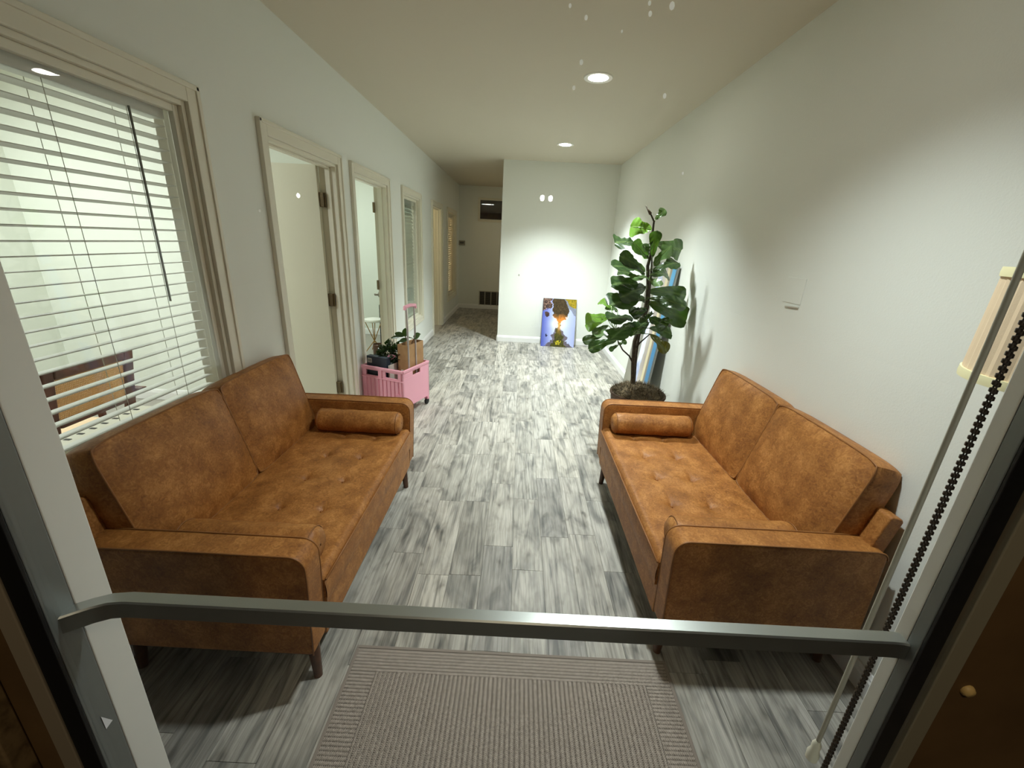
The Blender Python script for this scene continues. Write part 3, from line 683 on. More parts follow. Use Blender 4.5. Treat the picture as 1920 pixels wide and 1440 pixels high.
# ------------------------------------------------------------------ fiddle leaf fig
LEAVES = [
    ((0.976,3.290,1.761),(1.029,3.265,1.827),(-0.55,-0.83,0.13),0.069,1),
    ((0.960,3.290,1.691),(0.823,3.386,1.704),(-0.56,-0.81,0.16),0.146,2),
    ((0.871,3.310,1.594),(0.693,3.228,1.597),(0.23,-0.47,0.85),0.179,0),
    ((0.966,3.270,1.485),(0.812,3.140,1.592),(0.62,-0.78,-0.06),0.097,0),
    ((0.966,3.270,1.485),(0.912,3.265,1.587),(0.47,-0.86,0.21),0.084,0),
    ((0.989,3.260,1.496),(0.971,3.215,1.676),(-0.10,-0.96,-0.25),0.091,0),
    ((1.033,3.320,1.583),(1.284,3.482,1.553),(0.54,-0.84,-0.04),0.169,0),
    ((0.998,3.260,1.434),(1.053,3.115,1.585),(-0.93,-0.36,-0.01),0.123,1),
    ((1.016,3.290,1.414),(1.220,3.350,1.480),(-0.06,-0.64,0.77),0.117,0),
    ((0.965,3.270,1.393),(0.738,3.165,1.501),(0.49,-0.84,0.22),0.120,0),
    ((0.961,3.270,1.388),(0.671,3.090,1.444),(0.37,-0.32,0.87),0.132,0),
    ((0.885,3.340,1.355),(0.810,3.610,1.374),(-0.84,-0.27,0.47),0.077,0),
    ((0.991,3.260,1.356),(0.812,3.090,1.368),(0.26,-0.21,0.94),0.099,1),
    ((1.011,3.290,1.380),(1.199,3.430,1.371),(0.46,-0.58,0.67),0.110,0),
    ((0.983,3.250,1.352),(1.015,3.090,1.310),(-0.36,-0.30,0.88),0.085,1),
    ((0.982,3.270,1.281),(0.688,3.103,1.316),(0.38,-0.51,0.77),0.177,0),
    ((0.980,3.260,1.297),(0.752,3.065,1.224),(0.39,-0.69,0.61),0.157,0),
    ((1.012,3.310,1.243),(1.383,3.450,1.209),(0.36,-0.91,0.22),0.141,0),
    ((0.998,3.260,1.207),(1.242,3.115,1.170),(-0.26,-0.63,0.73),0.136,0),
    ((1.028,3.270,1.167),(1.393,3.350,1.021),(0.21,-0.98,0.00),0.179,0),
    ((0.983,3.260,1.207),(0.672,3.040,1.180),(0.15,-0.32,0.93),0.208,0),
    ((0.914,3.260,1.044),(0.680,3.090,1.061),(0.30,-0.31,0.90),0.147,0),
    ((0.916,3.250,1.015),(0.700,3.015,0.938),(-0.12,-0.21,0.97),0.185,0),
    ((0.743,3.340,1.112),(0.682,3.546,1.131),(-0.55,-0.24,0.80),0.080,2),
    ((0.728,3.310,1.031),(0.563,3.418,0.944),(-0.57,-0.82,0.08),0.149,2),
    ((0.691,3.250,1.045),(0.570,3.140,1.042),(0.41,-0.47,0.78),0.091,2),
    ((0.750,3.240,0.950),(0.605,3.090,0.922),(0.04,-0.22,0.98),0.085,1),
    ((0.808,3.250,0.866),(0.584,3.190,0.793),(0.07,-0.86,0.50),0.101,0),
    ((0.704,3.290,0.895),(0.548,3.354,0.812),(-0.48,-0.84,0.24),0.081,0),
    ((0.826,3.270,0.819),(0.882,3.265,0.853),(-0.34,-0.84,0.43),0.049,0),
    ((0.826,3.270,0.819),(0.757,3.265,0.769),(-0.28,-0.83,0.48),0.044,0),
    ((1.054,3.270,0.965),(1.270,3.350,0.911),(0.40,-0.84,0.36),0.111,0),
    ((1.067,3.270,0.918),(1.204,3.215,0.792),(-0.14,-0.95,0.27),0.096,3),
    ((1.002,3.260,1.116),(0.845,3.090,1.099),(0.54,-0.56,0.63),0.108,0),
    ((0.986,3.230,1.130),(0.861,3.040,1.123),(-0.00,-0.04,1.00),0.109,0),
    ((1.022,3.230,1.096),(0.948,3.065,1.070),(-0.58,0.13,0.80),0.122,0),
    ((0.990,3.240,0.989),(0.858,3.040,0.956),(-0.24,-0.00,0.97),0.095,0),
    ((1.040,3.290,1.024),(0.912,3.165,0.958),(0.09,-0.53,0.84),0.137,0),
    ((1.037,3.290,1.045),(1.157,3.190,1.007),(-0.43,-0.72,0.55),0.121,0),
    ((1.089,3.260,1.022),(1.175,3.165,1.046),(-0.32,-0.05,0.94),0.066,1),
    ((0.798,3.320,1.075),(0.729,3.450,1.098),(-0.67,-0.46,0.58),0.067,0),
    ((0.731,3.310,0.962),(0.623,3.386,0.870),(-0.62,-0.78,0.08),0.086,0),
]
TRUNK = [(0.99, 3.29, 0.4), (0.99, 3.29, 0.488), (0.967, 3.29, 0.682), (0.955, 3.29, 0.848), (0.995, 3.29, 1.011), (1.003, 3.29, 1.168), (0.995, 3.29, 1.284), (0.97, 3.29, 1.431), (0.981, 3.29, 1.504), (0.969, 3.29, 1.678), (0.968, 3.29, 1.747), (0.936, 3.29, 1.795), (0.889, 3.29, 1.851)]
STEM2 = [(1.01, 3.32, 0.4), (1.01, 3.32, 0.478), (0.991, 3.32, 0.731), (0.992, 3.32, 0.887), (1.03, 3.32, 1.113), (1.014, 3.32, 1.383), (1.002, 3.32, 1.495)]
BR1 = [(0.964, 3.29, 0.67), (0.929, 3.29, 0.725), (0.869, 3.29, 0.772), (0.822, 3.29, 0.841), (0.795, 3.29, 0.926)]
BR2 = [(0.974, 3.29, 0.794), (0.999, 3.29, 0.839), (1.068, 3.29, 0.914)]
def leaf_material(name, top, under, trans):
    mt, nt, p = nodes(name); N = nt.nodes.new; Lk = nt.links.new
    g = N('ShaderNodeNewGeometry'); mx = N('ShaderNodeMix'); mx.data_type = 'RGBA'; mx.inputs[6].default_value = S(*top); mx.inputs[7].default_value = S(*under); Lk(g.outputs['Backfacing'], mx.inputs[0])
    va = N('ShaderNodeVertexColor'); va.layer_name = 'Col'; mv = N('ShaderNodeMix'); mv.data_type = 'RGBA'; mv.inputs[7].default_value = S(132, 156, 92); Lk(mx.outputs[2], mv.inputs[6]); Lk(va.outputs['Color'], mv.inputs[0])
    Lk(mv.outputs[2], p.inputs['Base Color']); p.inputs['Roughness'].default_value = .27; p.inputs['Specular IOR Level'].default_value = .8
    tr = N('ShaderNodeBsdfTranslucent'); tr.inputs[0].default_value = S(*trans); sh = N('ShaderNodeMixShader'); sh.inputs[0].default_value = .28
    out = nt.nodes['Material Output']; Lk(p.outputs[0], sh.inputs[1]); Lk(tr.outputs[0], sh.inputs[2]); Lk(sh.outputs[0], out.inputs[0]); return mt
leaf_ms = [leaf_material('leaf_dark', (46, 66, 38), (84, 98, 62), (70, 110, 20)), leaf_material('leaf_mid', (78, 102, 60), (98, 116, 74), (90, 130, 30)),
           leaf_material('leaf_bright', (96, 134, 46), (110, 140, 60), (130, 180, 30)), leaf_material('leaf_olive', (78, 78, 30), (96, 92, 48), (110, 110, 20))]  # leaf_bright also puts the backlit glow of some leaves into their green
bark = M('fig_bark', (72, 60, 40), .8, var=(60, (46, 38, 26)))
fig = empty('fiddle_leaf_fig', (1.045, 3.27, 0), label='tall fiddle leaf fig in a dark pot beside the textured wall', cat='plant')
fo = Vector((1.045, 3.27, 0))
def rel(pts): return [tuple(Vector(p) - fo) for p in pts]
MB().tube(rel(TRUNK), [.017, .017, .0165, .016, .015, .014, .013, .012, .011, .009, .007, .005, .003], 10).build('trunk', bark, fig, smooth=True)
MB().tube(rel(STEM2), [.012, .012, .011, .010, .009, .007, .005], 8).build('stem', bark, fig, smooth=True)
MB().tube(rel(BR1), [.007, .0065, .006, .005, .004], 7).build('branch', bark, fig, smooth=True)
MB().tube(rel(BR2), [.007, .006, .004], 7).build('branch', bark, fig, smooth=True)
MB().add([], []).tube(rel([TRUNK[-2], tuple(Vector(TRUNK[-2]).lerp(Vector(TRUNK[-1]), .35)), tuple(Vector(TRUNK[-2]).lerp(Vector(TRUNK[-1]), .8))]), [.012, .008, .002], 6).build('bud', M('bud_sheath', (92, 78, 60), .7), fig, smooth=True)
PROF = [(0, .05), (.06, .22), (.15, .40), (.28, .52), (.40, .56), (.52, .66), (.64, .86), (.76, 1.0), (.87, .96), (.95, .70), (1.0, .16)]
def lw(t):
    for (a, p), (c, q) in zip(PROF, PROF[1:]):
        if t <= c:
            s = (t - a) / (c - a); s = s * s * (3 - 2 * s) * .4 + s * .6; return p + (q - p) * s
    return .1
def leaf_obj(B, T, n, W, tone, i):
    rnd = random.Random(i * 13 + 1); B, T, n = Vector(B), Vector(T), Vector(n); a = (T - B); L_ = a.length; a.normalize()
    n = (n - a * n.dot(a)).normalized(); s = a.cross(n)
    droop, fold, ph, sk = rnd.uniform(.04, .10) * L_, rnd.uniform(.06, .20), rnd.uniform(0, 6), rnd.uniform(-.05, .05)
    b = MB(); nu, nv = 10, 18
    def fn(u, v):
        q = 2 * u - 1; t = v
        wd = W / 2 * lw(t) * (1 + .07 * math.sin(13 * t + ph + (1.3 if q > 0 else 0)))
        h = -droop * (2 * t - 1) ** 2 + fold * abs(q) * wd - .10 * wd * q * q
        h += .018 * W / .15 * math.sin(2 * PI * (5.2 * t + .9 * abs(q) ** 1.3) ) * abs(q) * (1 - .5 * abs(q)) * math.sin(PI * min(1, t * 1.02)) * .75
        h += .012 * math.sin(9 * t + ph) * q * abs(q) * (W / .15)
        pz = B + a * (L_ * (t + .02 * abs(q) * (t > .8))) + s * (q * wd + sk * L_ * math.sin(PI * t) * .6) + n * h
        pz.x = min(pz.x, 1.372)                      # leaves stop short of the wall
        return tuple(pz - fo)
    b.grid(fn, nu, nv)
    # raised midrib and short stalk
    mid = [Vector(fn(.5, v / 8)) + n * .0012 for v in range(8)]
    b.tube(mid, [.0028 - .00028 * k for k in range(8)], 5)
    tz = B.z - .03; best = min((Vector(TRUNK[k]).lerp(Vector(TRUNK[k + 1]), q / 4) for k in range(len(TRUNK) - 1) for q in range(5)), key=lambda p: (p - (B - Vector((0, 0, .03)))).length)
    if B.x < .875 and B.z < 1.15: best = min((Vector(p) for p in BR1), key=lambda p: (p - B).length)
    if (best - B).length > .012: b.tube([tuple(best - fo), tuple((best + B) / 2 - fo + Vector((0, 0, -.008))), tuple(B - fo)], [.0035, .003, .0028], 5)
    o = b.build('leaf', leaf_ms[tone], fig, smooth=True, fix=False); at = o.data.color_attributes.new('Col', 'FLOAT_COLOR', 'POINT')
    for k in range(len(o.data.vertices)):            # pale midrib and side veins
        if k >= (nu + 1) * (nv + 1): f = .55
        else:
            q, t = abs(2 * (k % (nu + 1)) / nu - 1), (k // (nu + 1)) / nv
            f = .5 if q < .05 else (.20 if math.sin(2 * PI * (5.2 * t + .9 * q ** 1.3)) < -.75 else 0)
        at.data[k].color = (f, f, f, 1)
    return o
for i, (B, T, n, W, tone) in enumerate(LEAVES): leaf_obj(B, T, n, W, tone, i)
pot_m = M('pot_brown', (88, 62, 42), .7, var=(25, (60, 42, 28)))
MB().lathe([(.0, .0), (.15, .0), (.17, .02), (.20, .28), (.214, .405), (.224, .42), (.222, .435), (.208, .435), (.202, .40), (.0, .39)], (-.02, -.03, 0), 40).build('pot', pot_m, fig, smooth=35)
ms = MB(); rnd = random.Random(3)
ms.lathe([(.205, .405), (.19, .44), (.12, .475), (.05, .49), (.0, .492)], (-.02, -.03, 0), 24)
for k in range(2200):
    a = rnd.uniform(0, 2 * PI); r = .212 * math.sqrt(rnd.random()); z = .492 - 1.45 * r * r
    p = Vector((-.02 + r * math.cos(a), -.03 + r * math.sin(a), z)); d1 = Vector((rnd.gauss(0, 1), rnd.gauss(0, 1), rnd.uniform(.1, 1.1))).normalized() * rnd.uniform(.015, .055)
    sd = Vector((-d1.y, d1.x, 0)).normalized() * .0016
    q1 = p + d1 * .5 + Vector((0, 0, .006)); q2 = p + d1
    ms.add([p - sd, p + sd, q1 + sd, q1 - sd, q2], [(0, 1, 2, 3), (3, 2, 4)])
mo = ms.build('moss', M('dry_moss', (112, 96, 70), .9, var=(35, (72, 60, 42))), fig, fix=False); mo['kind'] = 'stuff'

# ------------------------------------------------------------------ canvases leaning on the right wall, picture at the end wall
def hsh(x, y): return (math.sin(x * 127.1 + y * 311.7) * 43758.5453) % 1.0
def vn(x, y):
    i, j = math.floor(x), math.floor(y); f, g = x - i, y - j; f, g = f * f * (3 - 2 * f), g * g * (3 - 2 * g)
    return (hsh(i, j) * (1 - f) + hsh(i + 1, j) * f) * (1 - g) + (hsh(i, j + 1) * (1 - f) + hsh(i + 1, j + 1) * f) * g
def fbm(x, y): return .5 * vn(x, y) + .3 * vn(2.1 * x, 2.1 * y) + .2 * vn(4.3 * x, 4.3 * y)
def lerp3(a, c, t): t = max(0, min(1, t)); return tuple(a[k] + (c[k] - a[k]) * t for k in range(3))
pm = print_mat('printed_canvas', .4)
def sea_print(t, z):
    n = fbm(t * 6, z * 3)
    if t < .03: return lerp3((60, 74, 84), (90, 110, 120), fbm(z * 9, t * 30))
    if t < .15: return lerp3(lerp3((28, 96, 146), (92, 168, 212), z), (60, 140, 190), n * .6)
    if t < .20: return lerp3((120, 112, 96), (170, 160, 140), n)
    if t < .30: return lerp3((206, 190, 150), (232, 222, 190), n)
    if t < .36 + .1 * n: return lerp3((150, 138, 130), (215, 208, 200), fbm(t * 14, z * 8))
    if t < .60: return lerp3((238, 240, 246), (150, 165, 215), (fbm(t * 9, z * 7) - .42) * 3)
    return lerp3((120, 118, 106), (150, 148, 134), n)
def canvas(name, label, y0, y1, hgt, x_bot, x_top, fn, side):
    e = empty(name, (x_bot, y0, 0.001), label=label, cat='canvas'); e.rotation_euler = (0, math.atan2(x_top - x_bot, hgt), 0)
    L_ = math.hypot(hgt, x_top - x_bot); wd = y1 - y0
    g = MB().grid(lambda u, v: (-.0008, wd * (1 - u), L_ * v), 60, 90); me = g.mesh('print', pm)
    paint(me, lambda co: S(*fn(co.y / wd, co.z / L_))); inst('print', me, e)
    MB().box((0, 0, 0), (.018, wd, L_)).build('stretcher', side, e, bevel=.002)
    return e
canvas('canvas_print', 'tall blue and white seascape canvas leaning on the wall behind the fig tree', 3.72, 4.48, 1.43, 1.225, 1.358, sea_print, M('canvas_edge_shadow_grey', (150, 152, 148), .6))  # stretcher edge coloured like the grey wall shadow next to it

def sunset(x, y):      # x left-right, y top-down, both 0..1
    n, n2 = fbm(x * 7 + 3, y * 9), fbm(x * 24, y * 30 + 5); n3 = fbm(x * 55, y * 60)
    wx = x + .11 * (fbm(x * 5 + 9, y * 16) - .5) + .05 * (n2 - .5); wy = y + .09 * (fbm(x * 13, y * 6 + 4) - .5) + .04 * (n2 - .5)
    sky = lerp3((72, 84, 176), (206, 214, 244), x * 2.3 + .2 * (.6 - abs(y - .55))); c = lerp3(sky, (160, 170, 228), (x - .62) * 2.2)
    g = math.exp(-((x - .50) ** 2 / .030 + (y - .525) ** 2 / .006)); c = lerp3(c, (255, 253, 246), 1.3 * g)
    tree = lerp3((36, 30, 22), (112, 90, 60), n3 * .9 + .3 * (n2 - .5))
    d = abs(wx - .54) - (.25 if wy < .2 else .25 - .16 * (wy - .2) ** 1.0 if wy < .36 else .224 - 1.5 * (wy - .36))      # hanging dark crown at the top
    if d < 0 and y < .52: c = lerp3(tree, (238, 146, 64), max(0, min(1, (wy - .31) / .12)) * .9)
    elif d < .05 and .36 < y < .5: c = lerp3(c, (250, 214, 170), .5)
    if wy < .20 - .55 * (.98 - wx) and x > .58: c = lerp3((84, 76, 22), (196, 168, 44), n3 * 1.25 - .05)
    elif wy < .34 - .9 * (.98 - wx) and x > .62: c = lerp3((104, 112, 138), (156, 158, 170), n3)
    if wx < .26 and wy < .27 - .35 * wx: c = lerp3((34, 26, 26), (176, 140, 122), (n3 - .3) * 2.2 * (.4 + n2))
    if (wx - .13) ** 2 / .0045 + (wy - .33) ** 2 / .0030 < .8: c = lerp3((44, 32, 34), (104, 80, 72), n2)
    if y > .50:
        t = (wy - .52) / .48
        hw = .03 if t < .18 else .03 + .7 * (t - .18) if t < .38 else .19 + .06 * math.sin(t * 14) if t < .72 else .22 + .75 * (t - .72)
        if abs(wx - .52) < hw: c = lerp3((66, 66, 82), (146, 130, 138), n3)
        if t > .22 and abs(wx - .52) < hw * .6: c = lerp3((38, 40, 26), (110, 104, 46), n3)
        cr = math.exp(-((x - .52) / (.035 + .08 * max(0, t))) ** 2) * max(0, 1 - max(0, t) * 2.0); c = lerp3(c, (246, 176, 84), cr)
        if (wx - .52) ** 2 / .007 + (wy - .9) ** 2 / .0016 < .9 and n3 > .46: c = (198, 184, 48)
        if (wx - .14) ** 2 / .0006 + (y - .77) ** 2 / .0014 < .8: c = (34, 36, 60)
    return c
pe = empty('picture_panel', (.405, 6.50, 0.001), label='unframed sunset print leaning on the white end wall', cat='picture'); pe.rotation_euler = (math.radians(-13), 0, math.radians(-1.5))
PWd, PHt = .525, .755
g = MB().grid(lambda u, v: (PWd * u, -.0008, PHt * v), 110, 150); me = g.mesh('print', print_mat('glossy_print', .25)); paint(me, lambda co: S(*sunset(co.x / PWd, 1 - co.z / PHt))); inst('print', me, pe)
MB().box((0, 0, 0), (PWd, .022, PHt)).build('panel', M('panel_edge', (120, 128, 190), .5), pe, bevel=.0015)

# ------------------------------------------------------------------ pink folding crate on wheels, with its load
pink = M('pink_plastic', (236, 168, 186), .42)
pinkd = M('pink_plastic_deep', (222, 148, 168), .45)
ang = math.atan2(-.15, .415)
ct = empty('folding_crate_cart', (-1.38, 3.60, 0), ang, label='pink folding crate on wheels with raised handle beside the first doorway', cat='cart')
cw, cd, z0, z1 = .44, .42, .085, .44
def holed(b, w_, t, za, zb, holes, ax):
    # panel in x (length w_) with holes [(x0,x1,za,zb)] sharing one row
    ha, hb = holes[0][2], holes[0][3]; segs = []
    segs.append((0, w_, za, ha)); segs.append((0, w_, hb, zb)); x = 0
    for hx0, hx1, _, _ in holes: segs.append((x, hx0, ha, hb)); x = hx1
    segs.append((x, w_, ha, hb))
    for a, c, p, q in segs:
        if ax == 'x': b.box((a, 0, p), (c, t, q))
        else: b.box((0, a, p), (t, c, q))
    return b
fb = holed(MB(), cw, .012, z0, z1, [(.045, .175, .355, .405), (.25, .385, .355, .405)], 'x')
fp = fb.build('front_panel', pink, ct, (0, 0, 0))
rm = MB().box((-.004, -.006, 0), (.004, 0, .225)).mesh('rib', pinkd)
for k in range(9): inst('rib', rm, fp, (.05 + k * .042, 0, .11))
MB().box((0, -.009, z1 - .022), (cw, .0, z1)).box((0, -.009, z1 - .105), (cw, 0, z1 - .096)).box((.205, -.008, z0), (.218, 0, z1)).box((cw - .03, -.008, z0), (cw - .018, 0, z1)).build('rim', pink, fp, bevel=.002)
MB().lathe([(0, -.012), (.030, -.012), (.034, -.004), (.034, 0)], (cw - .05, 0, .19), 20, 'y').build('latch', pinkd, fp, smooth=40)
sb = holed(MB(), cd, .012, z0, z1, [(.15, .27, .365, .405)], 'y'); sb.box((.012, .0, z1 - .02), (.018, cd, z1)); sb.build('side_panel', pink, ct, (cw - .012, .0, 0), bevel=.002)
holed(MB(), cd, .012, z0, z1, [(.15, .27, .365, .405)], 'y').build('side_panel', pink, ct, (0, 0, 0), bevel=.002)
MB().box((0, cd - .012, z0), (cw, cd, z1)).build('back_panel', pink, ct, bevel=.002)
MB().box((.01, .01, z0), (cw - .01, cd - .01, z0 + .012)).build('crate_floor', pinkd, ct)
for x_, y_ in ((.04, .05), (cw - .03, .05), (.04, cd - .04), (cw - .01, cd - .03)):
    wl = MB().lathe([(0, -.011), (.026, -.011), (.032, -.007), (.032, .007), (.026, .011), (0, .011)], (x_, y_, .032), 18, 'x').build('wheel', black_m, ct, smooth=40)
    MB().box((x_ - .018, y_ - .015, .055), (x_ + .018, y_ + .015, .085)).build('fork', pinkd, wl, bevel=.003)
rods = MB()
for y_ in (.14, .255): MB().tube([(cw - .03, y_, .10), (cw - .035, y_, .80), (cw - .04, y_, .97)], [.009, .009, .007], 10).build('handle_rod', M('rod_grey', (186, 178, 176), .35, .5), ct, smooth=60)
MB().tube([(cw - .04, .115, .955), (cw - .04, .12, .98), (cw - .04, .1975, .988), (cw - .04, .275, .98), (cw - .04, .28, .955)], [.013, .015, .016, .015, .013], 12).build('handle_grip', pink, ct, smooth=50)

cm = ct.matrix_basis if False else Matrix.Translation((-1.38, 3.60, 0)) @ Matrix.Rotation(ang, 4, 'Z')
def incart(x, y, z): return tuple(cm @ Vector((x, y, z)))
nb = empty('navy_box', incart(.035, .03, z0 + .014), ang, label='navy cardboard box with small pale labels standing in the pink crate', cat='box')
MB().box((0, 0, 0), (.215, .055, .425)).build('body', M('navy_card', (44, 54, 66), .6, var=(5, (36, 46, 58))), nb, bevel=.003)
MB().box((.012, -.001, .365), (.055, .001, .405)).build('label_patch', M('label_white', (190, 188, 178), .6), nb)
MB().box((.02, -.0015, .372), (.031, .0005, .398)).box((.037, -.0015, .372), (.047, .0005, .398)).build('label_mark', M('label_grey', (90, 90, 90), .6), nb)
MB().box((.085, -.001, .310), (.130, .001, .338)).build('label_patch', M('label_beige', (170, 164, 150), .6), nb)
MB().box((.09, -.0015, .322), (.125, .0005, .326)).build('label_mark', M('label_grey2', (110, 106, 100), .6), nb)
wb = empty('white_folder', incart(.262, .035, z0 + .014), ang, label='pale flat folder standing beside the navy box in the pink crate', cat='folder')
MB().box((0, 0, 0), (.012, .20, .36)).box((.013, .0, 0), (.016, .2, .365)).build('cover', M('folder_white', (206, 200, 190), .6), wb, bevel=.001)
bb = empty('cardboard_box', incart(.30, .13, z0 + .014), ang, label='open brown cardboard box standing tall in the pink crate behind the handle rods', cat='box')
card = M('cardboard', (176, 138, 96), .8, var=(12, (160, 122, 82)))
q = MB(); bw_, bd_, bh_ = .105, .255, .54
for a, c in (((0, 0, 0), (bw_, .004, bh_)), ((0, bd_ - .004, 0), (bw_, bd_, bh_)), ((0, .004, 0), (.004, bd_ - .004, bh_)), ((bw_ - .004, .004, 0), (bw_, bd_ - .004, bh_)), ((.004, .004, 0), (bw_ - .004, bd_ - .004, .004))): q.box(a, c)
q.build('body', card, bb)
MB().box((.03, -.001, .28), (.055, .0005, .31)).build('label_patch', M('label_white2', (225, 220, 210), .6), bb)
# bushy plant
def foliage(b, rnd, c, r, n, sz):
    for k in range(n):
        d = Vector((rnd.gauss(0, 1), rnd.gauss(0, 1), rnd.gauss(0, .9))).normalized(); p = Vector(c) + Vector((d.x * r[0], d.y * r[1], d.z * r[2])) * rnd.uniform(.55, 1.05)
        a = (d + Vector((rnd.gauss(0, .7), rnd.gauss(0, .7), rnd.gauss(0, .5)))).normalized(); s = a.cross(Vector((rnd.gauss(0, 1), rnd.gauss(0, 1), 1))).normalized(); L_ = sz * rnd.uniform(.7, 1.3); nn = a.cross(s)
        b.add([p, p + a * L_ * .45 + s * L_ * .3 + nn * .002, p + a * L_, p + a * L_ * .45 - s * L_ * .3 + nn * .002, p + a * L_ * .5 - nn * .004], [(0, 1, 4), (1, 2, 4), (2, 3, 4), (3, 0, 4)])
bp = empty('bushy_plant', incart(.20, .22, z0 + .014), ang, label='small bushy green plant in a brown pot inside the pink crate', cat='plant')
MB().lathe([(0, 0), (.055, 0), (.068, .20), (.072, .21), (.066, .212), (.06, .19), (0, .19)], (0, 0, .12), 24).build('pot', M('clay_pot', (120, 82, 56), .7), bp, smooth=40)
MB().box((-.06, -.06, 0), (.06, .06, .12)).build('riser', card, bp)
fo_ = MB(); foliage(fo_, random.Random(5), (-.015, -.03, .40), (.115, .105, .125), 620, .044); f_ = fo_.build('foliage', leaf_material('bush_leaf', (44, 62, 34), (60, 78, 46), (50, 80, 20)), bp, smooth=True, fix=False); f_['kind'] = 'stuff'
vp = empty('rubber_plant_cutting', incart(.352, .255, z0 + .02), ang, label='cutting with round dark leaves rising from the brown cardboard box', cat='plant')
MB().tube([(0, 0, 0), (.0, .0, .35), (-.02, -.01, .55), (-.05, -.02, .60)], [.007, .006, .005, .004], 7).tube([(0, 0, .4), (.02, .0, .54), (.05, 0, .585)], [.005, .004, .003], 6).build('stem', M('brown_stem', (92, 64, 44), .7), vp, smooth=True)
rl = [((-.04, -.02, .59), (-.03, -.03, .665), (.3, -.9, .2), .055), ((-.05, -.02, .59), (-.13, -.05, .615), (.2, -.8, .6), .05), ((.04, 0, .58), (.115, -.02, .63), (-.3, -.9, .3), .062), ((.03, 0, .57), (.02, -.06, .60), (0, -.5, .9), .05), ((-.08, -.03, .58), (-.17, -.06, .57), (.2, -.5, .9), .045), ((-.02, -.01, .56), (-.07, -.07, .55), (0, -.8, .6), .05)]
for B, T, n, W in rl:
    B, T, n = Vector(B), Vector(T), Vector(n); a = (T - B); L_ = a.length; a.normalize(); n = (n - a * n.dot(a)).normalized(); s = a.cross(n)
    MB().grid(lambda u, v: tuple(B + a * L_ * v + s * (2 * u - 1) * W / 2 * math.sin(PI * (.06 + .92 * v)) ** .7 + n * (.006 * abs(2 * u - 1) - .012 * v * v)), 4, 8).build('leaf', leaf_ms[0], vp, smooth=True, fix=False)

# ------------------------------------------------------------------ lamp by the door
lp_ = empty('floor_lamp', (1.212, .88, 0), label='floor lamp with cream ribbed drum shade in the corner by the glass door', cat='lamp')
MB().lathe([(0, 0), (.085, 0), (.087, .012), (.078, .022), (.02, .03), (0, .03)], (0, 0, 0), 32).build('base', dark_m, lp_, smooth=35)
MB().tube([(0, 0, .02), (0, 0, 1.36)], .010, 12).build('pole', dark_m, lp_, smooth=60)
sh_m = M('shade_linen', (228, 204, 172), .8, bump=(400, .4, .001))
sh = MB(); n = 96
pf = [(.168, 1.315), (.163, 1.55)]
vs = []
for r_, z_ in pf:
    for k in range(n): rr = r_ + (.0022 if k % 2 else 0); vs.append((rr * math.cos(2 * PI * k / n), rr * math.sin(2 * PI * k / n), z_))
for r_, z_ in reversed(pf):
    for k in range(n): vs.append(((r_ - .004) * math.cos(2 * PI * k / n), (r_ - .004) * math.sin(2 * PI * k / n), z_))
sh.add(vs, [((j % 4) * n + k, (j % 4) * n + (k + 1) % n, ((j + 1) % 4) * n + (k + 1) % n, ((j + 1) % 4) * n + k) for j in range(4) for k in range(n)]).build('shade', sh_m, lp_)
tr_m = M('shade_trim', (240, 232, 186), .6)
for z_, r_ in ((1.307, .169), (1.538, .1645)): MB().lathe([(r_ - .006, 0), (r_ + .004, 0), (r_ + .005, .010), (r_ + .004, .021), (r_ - .006, .021), (r_ - .006, 0)], (0, 0, z_), 64).build('shade_trim', tr_m, lp_, smooth=40)
MB().tube([(-.16, 0, 1.36), (0, 0, 1.36), (.16, 0, 1.36)], .003, 6).tube([(0, -.16, 1.36), (0, .16, 1.36)], .003, 6).build('spider', dark_m, lp_)

# ------------------------------------------------------------------ cane chair and slotted cabinet in the first office
wood = M('reddish_wood', (104, 56, 38), .4, var=(14, (78, 40, 26)))
cane = M('cane_webbing', (206, 156, 98), .7)
cream = M('cream_fabric', (226, 200, 164), .85)
cc = empty('cane_armchair', (-2.42, 1.975, 0), PI, label='reddish wood armchair with cane back turned to the blind, cream seat', cat='chair')
# chair faces the lobby window (+x is its front), back away in -x
def tilt(o): o.rotation_euler = (0, math.radians(-10), 0); o.location = (-.235, 0, .595); return o
bk = MB()
hw_ = .235
for y0, y1, z0_, z1_ in ((-hw_, -hw_ + .055, -.24, .31), (hw_ - .055, hw_, -.24, .31), (-hw_ + .055, hw_ - .055, .255, .31), (-hw_ + .055, hw_ - .055, 0, .045)): bk.box((-.015, y0, z0_), (.015, y1, z1_))
bf = tilt(bk.build('backrest', wood, cc, bevel=.010))
cb = MB()
for k in range(42): y = -hw_ + .06 + k * (2 * hw_ - .12) / 41; cb.box((-.0012, y - .0026, .04), (.0012, y + .0026, .26))
for k in range(20): z = .045 + k * .0112; cb.box((-.0018, -hw_ + .055, z - .0026), (.0018, hw_ - .055, z + .0026))
co = cb.build('cane_panel', cane, bf, fix=False); co['kind'] = 'stuff'
MB().box((-.18, -.24, .40), (.26, .24, .47)).build('seat_cushion', cream, cc, bevel=.02, seg=3)
MB().box((-.22, -.26, .31), (.275, .26, .40)).build('seat_frame', wood, cc, bevel=.005)
for x_ in (-.20, .25):
    for y_ in (-.235, .235): MB().tube([(x_, y_, .36), (x_ * 1.08, y_ * 1.03, 0.001)], [.022, .016], 10).build('leg', wood, cc, smooth=50)
for y_ in (-.285, .285):
    MB().box((-.26, y_ - .022, .62), (.06, y_ + .022, .65)).box((.02, y_ - .015, .36), (.05, y_ + .015, .62)).build('armrest', wood, cc, bevel=.006)
wc = empty('slotted_cabinet', (-1.635, 1.55, 0), label='low white slotted cabinet under the office window behind the sofa', cat='cabinet')
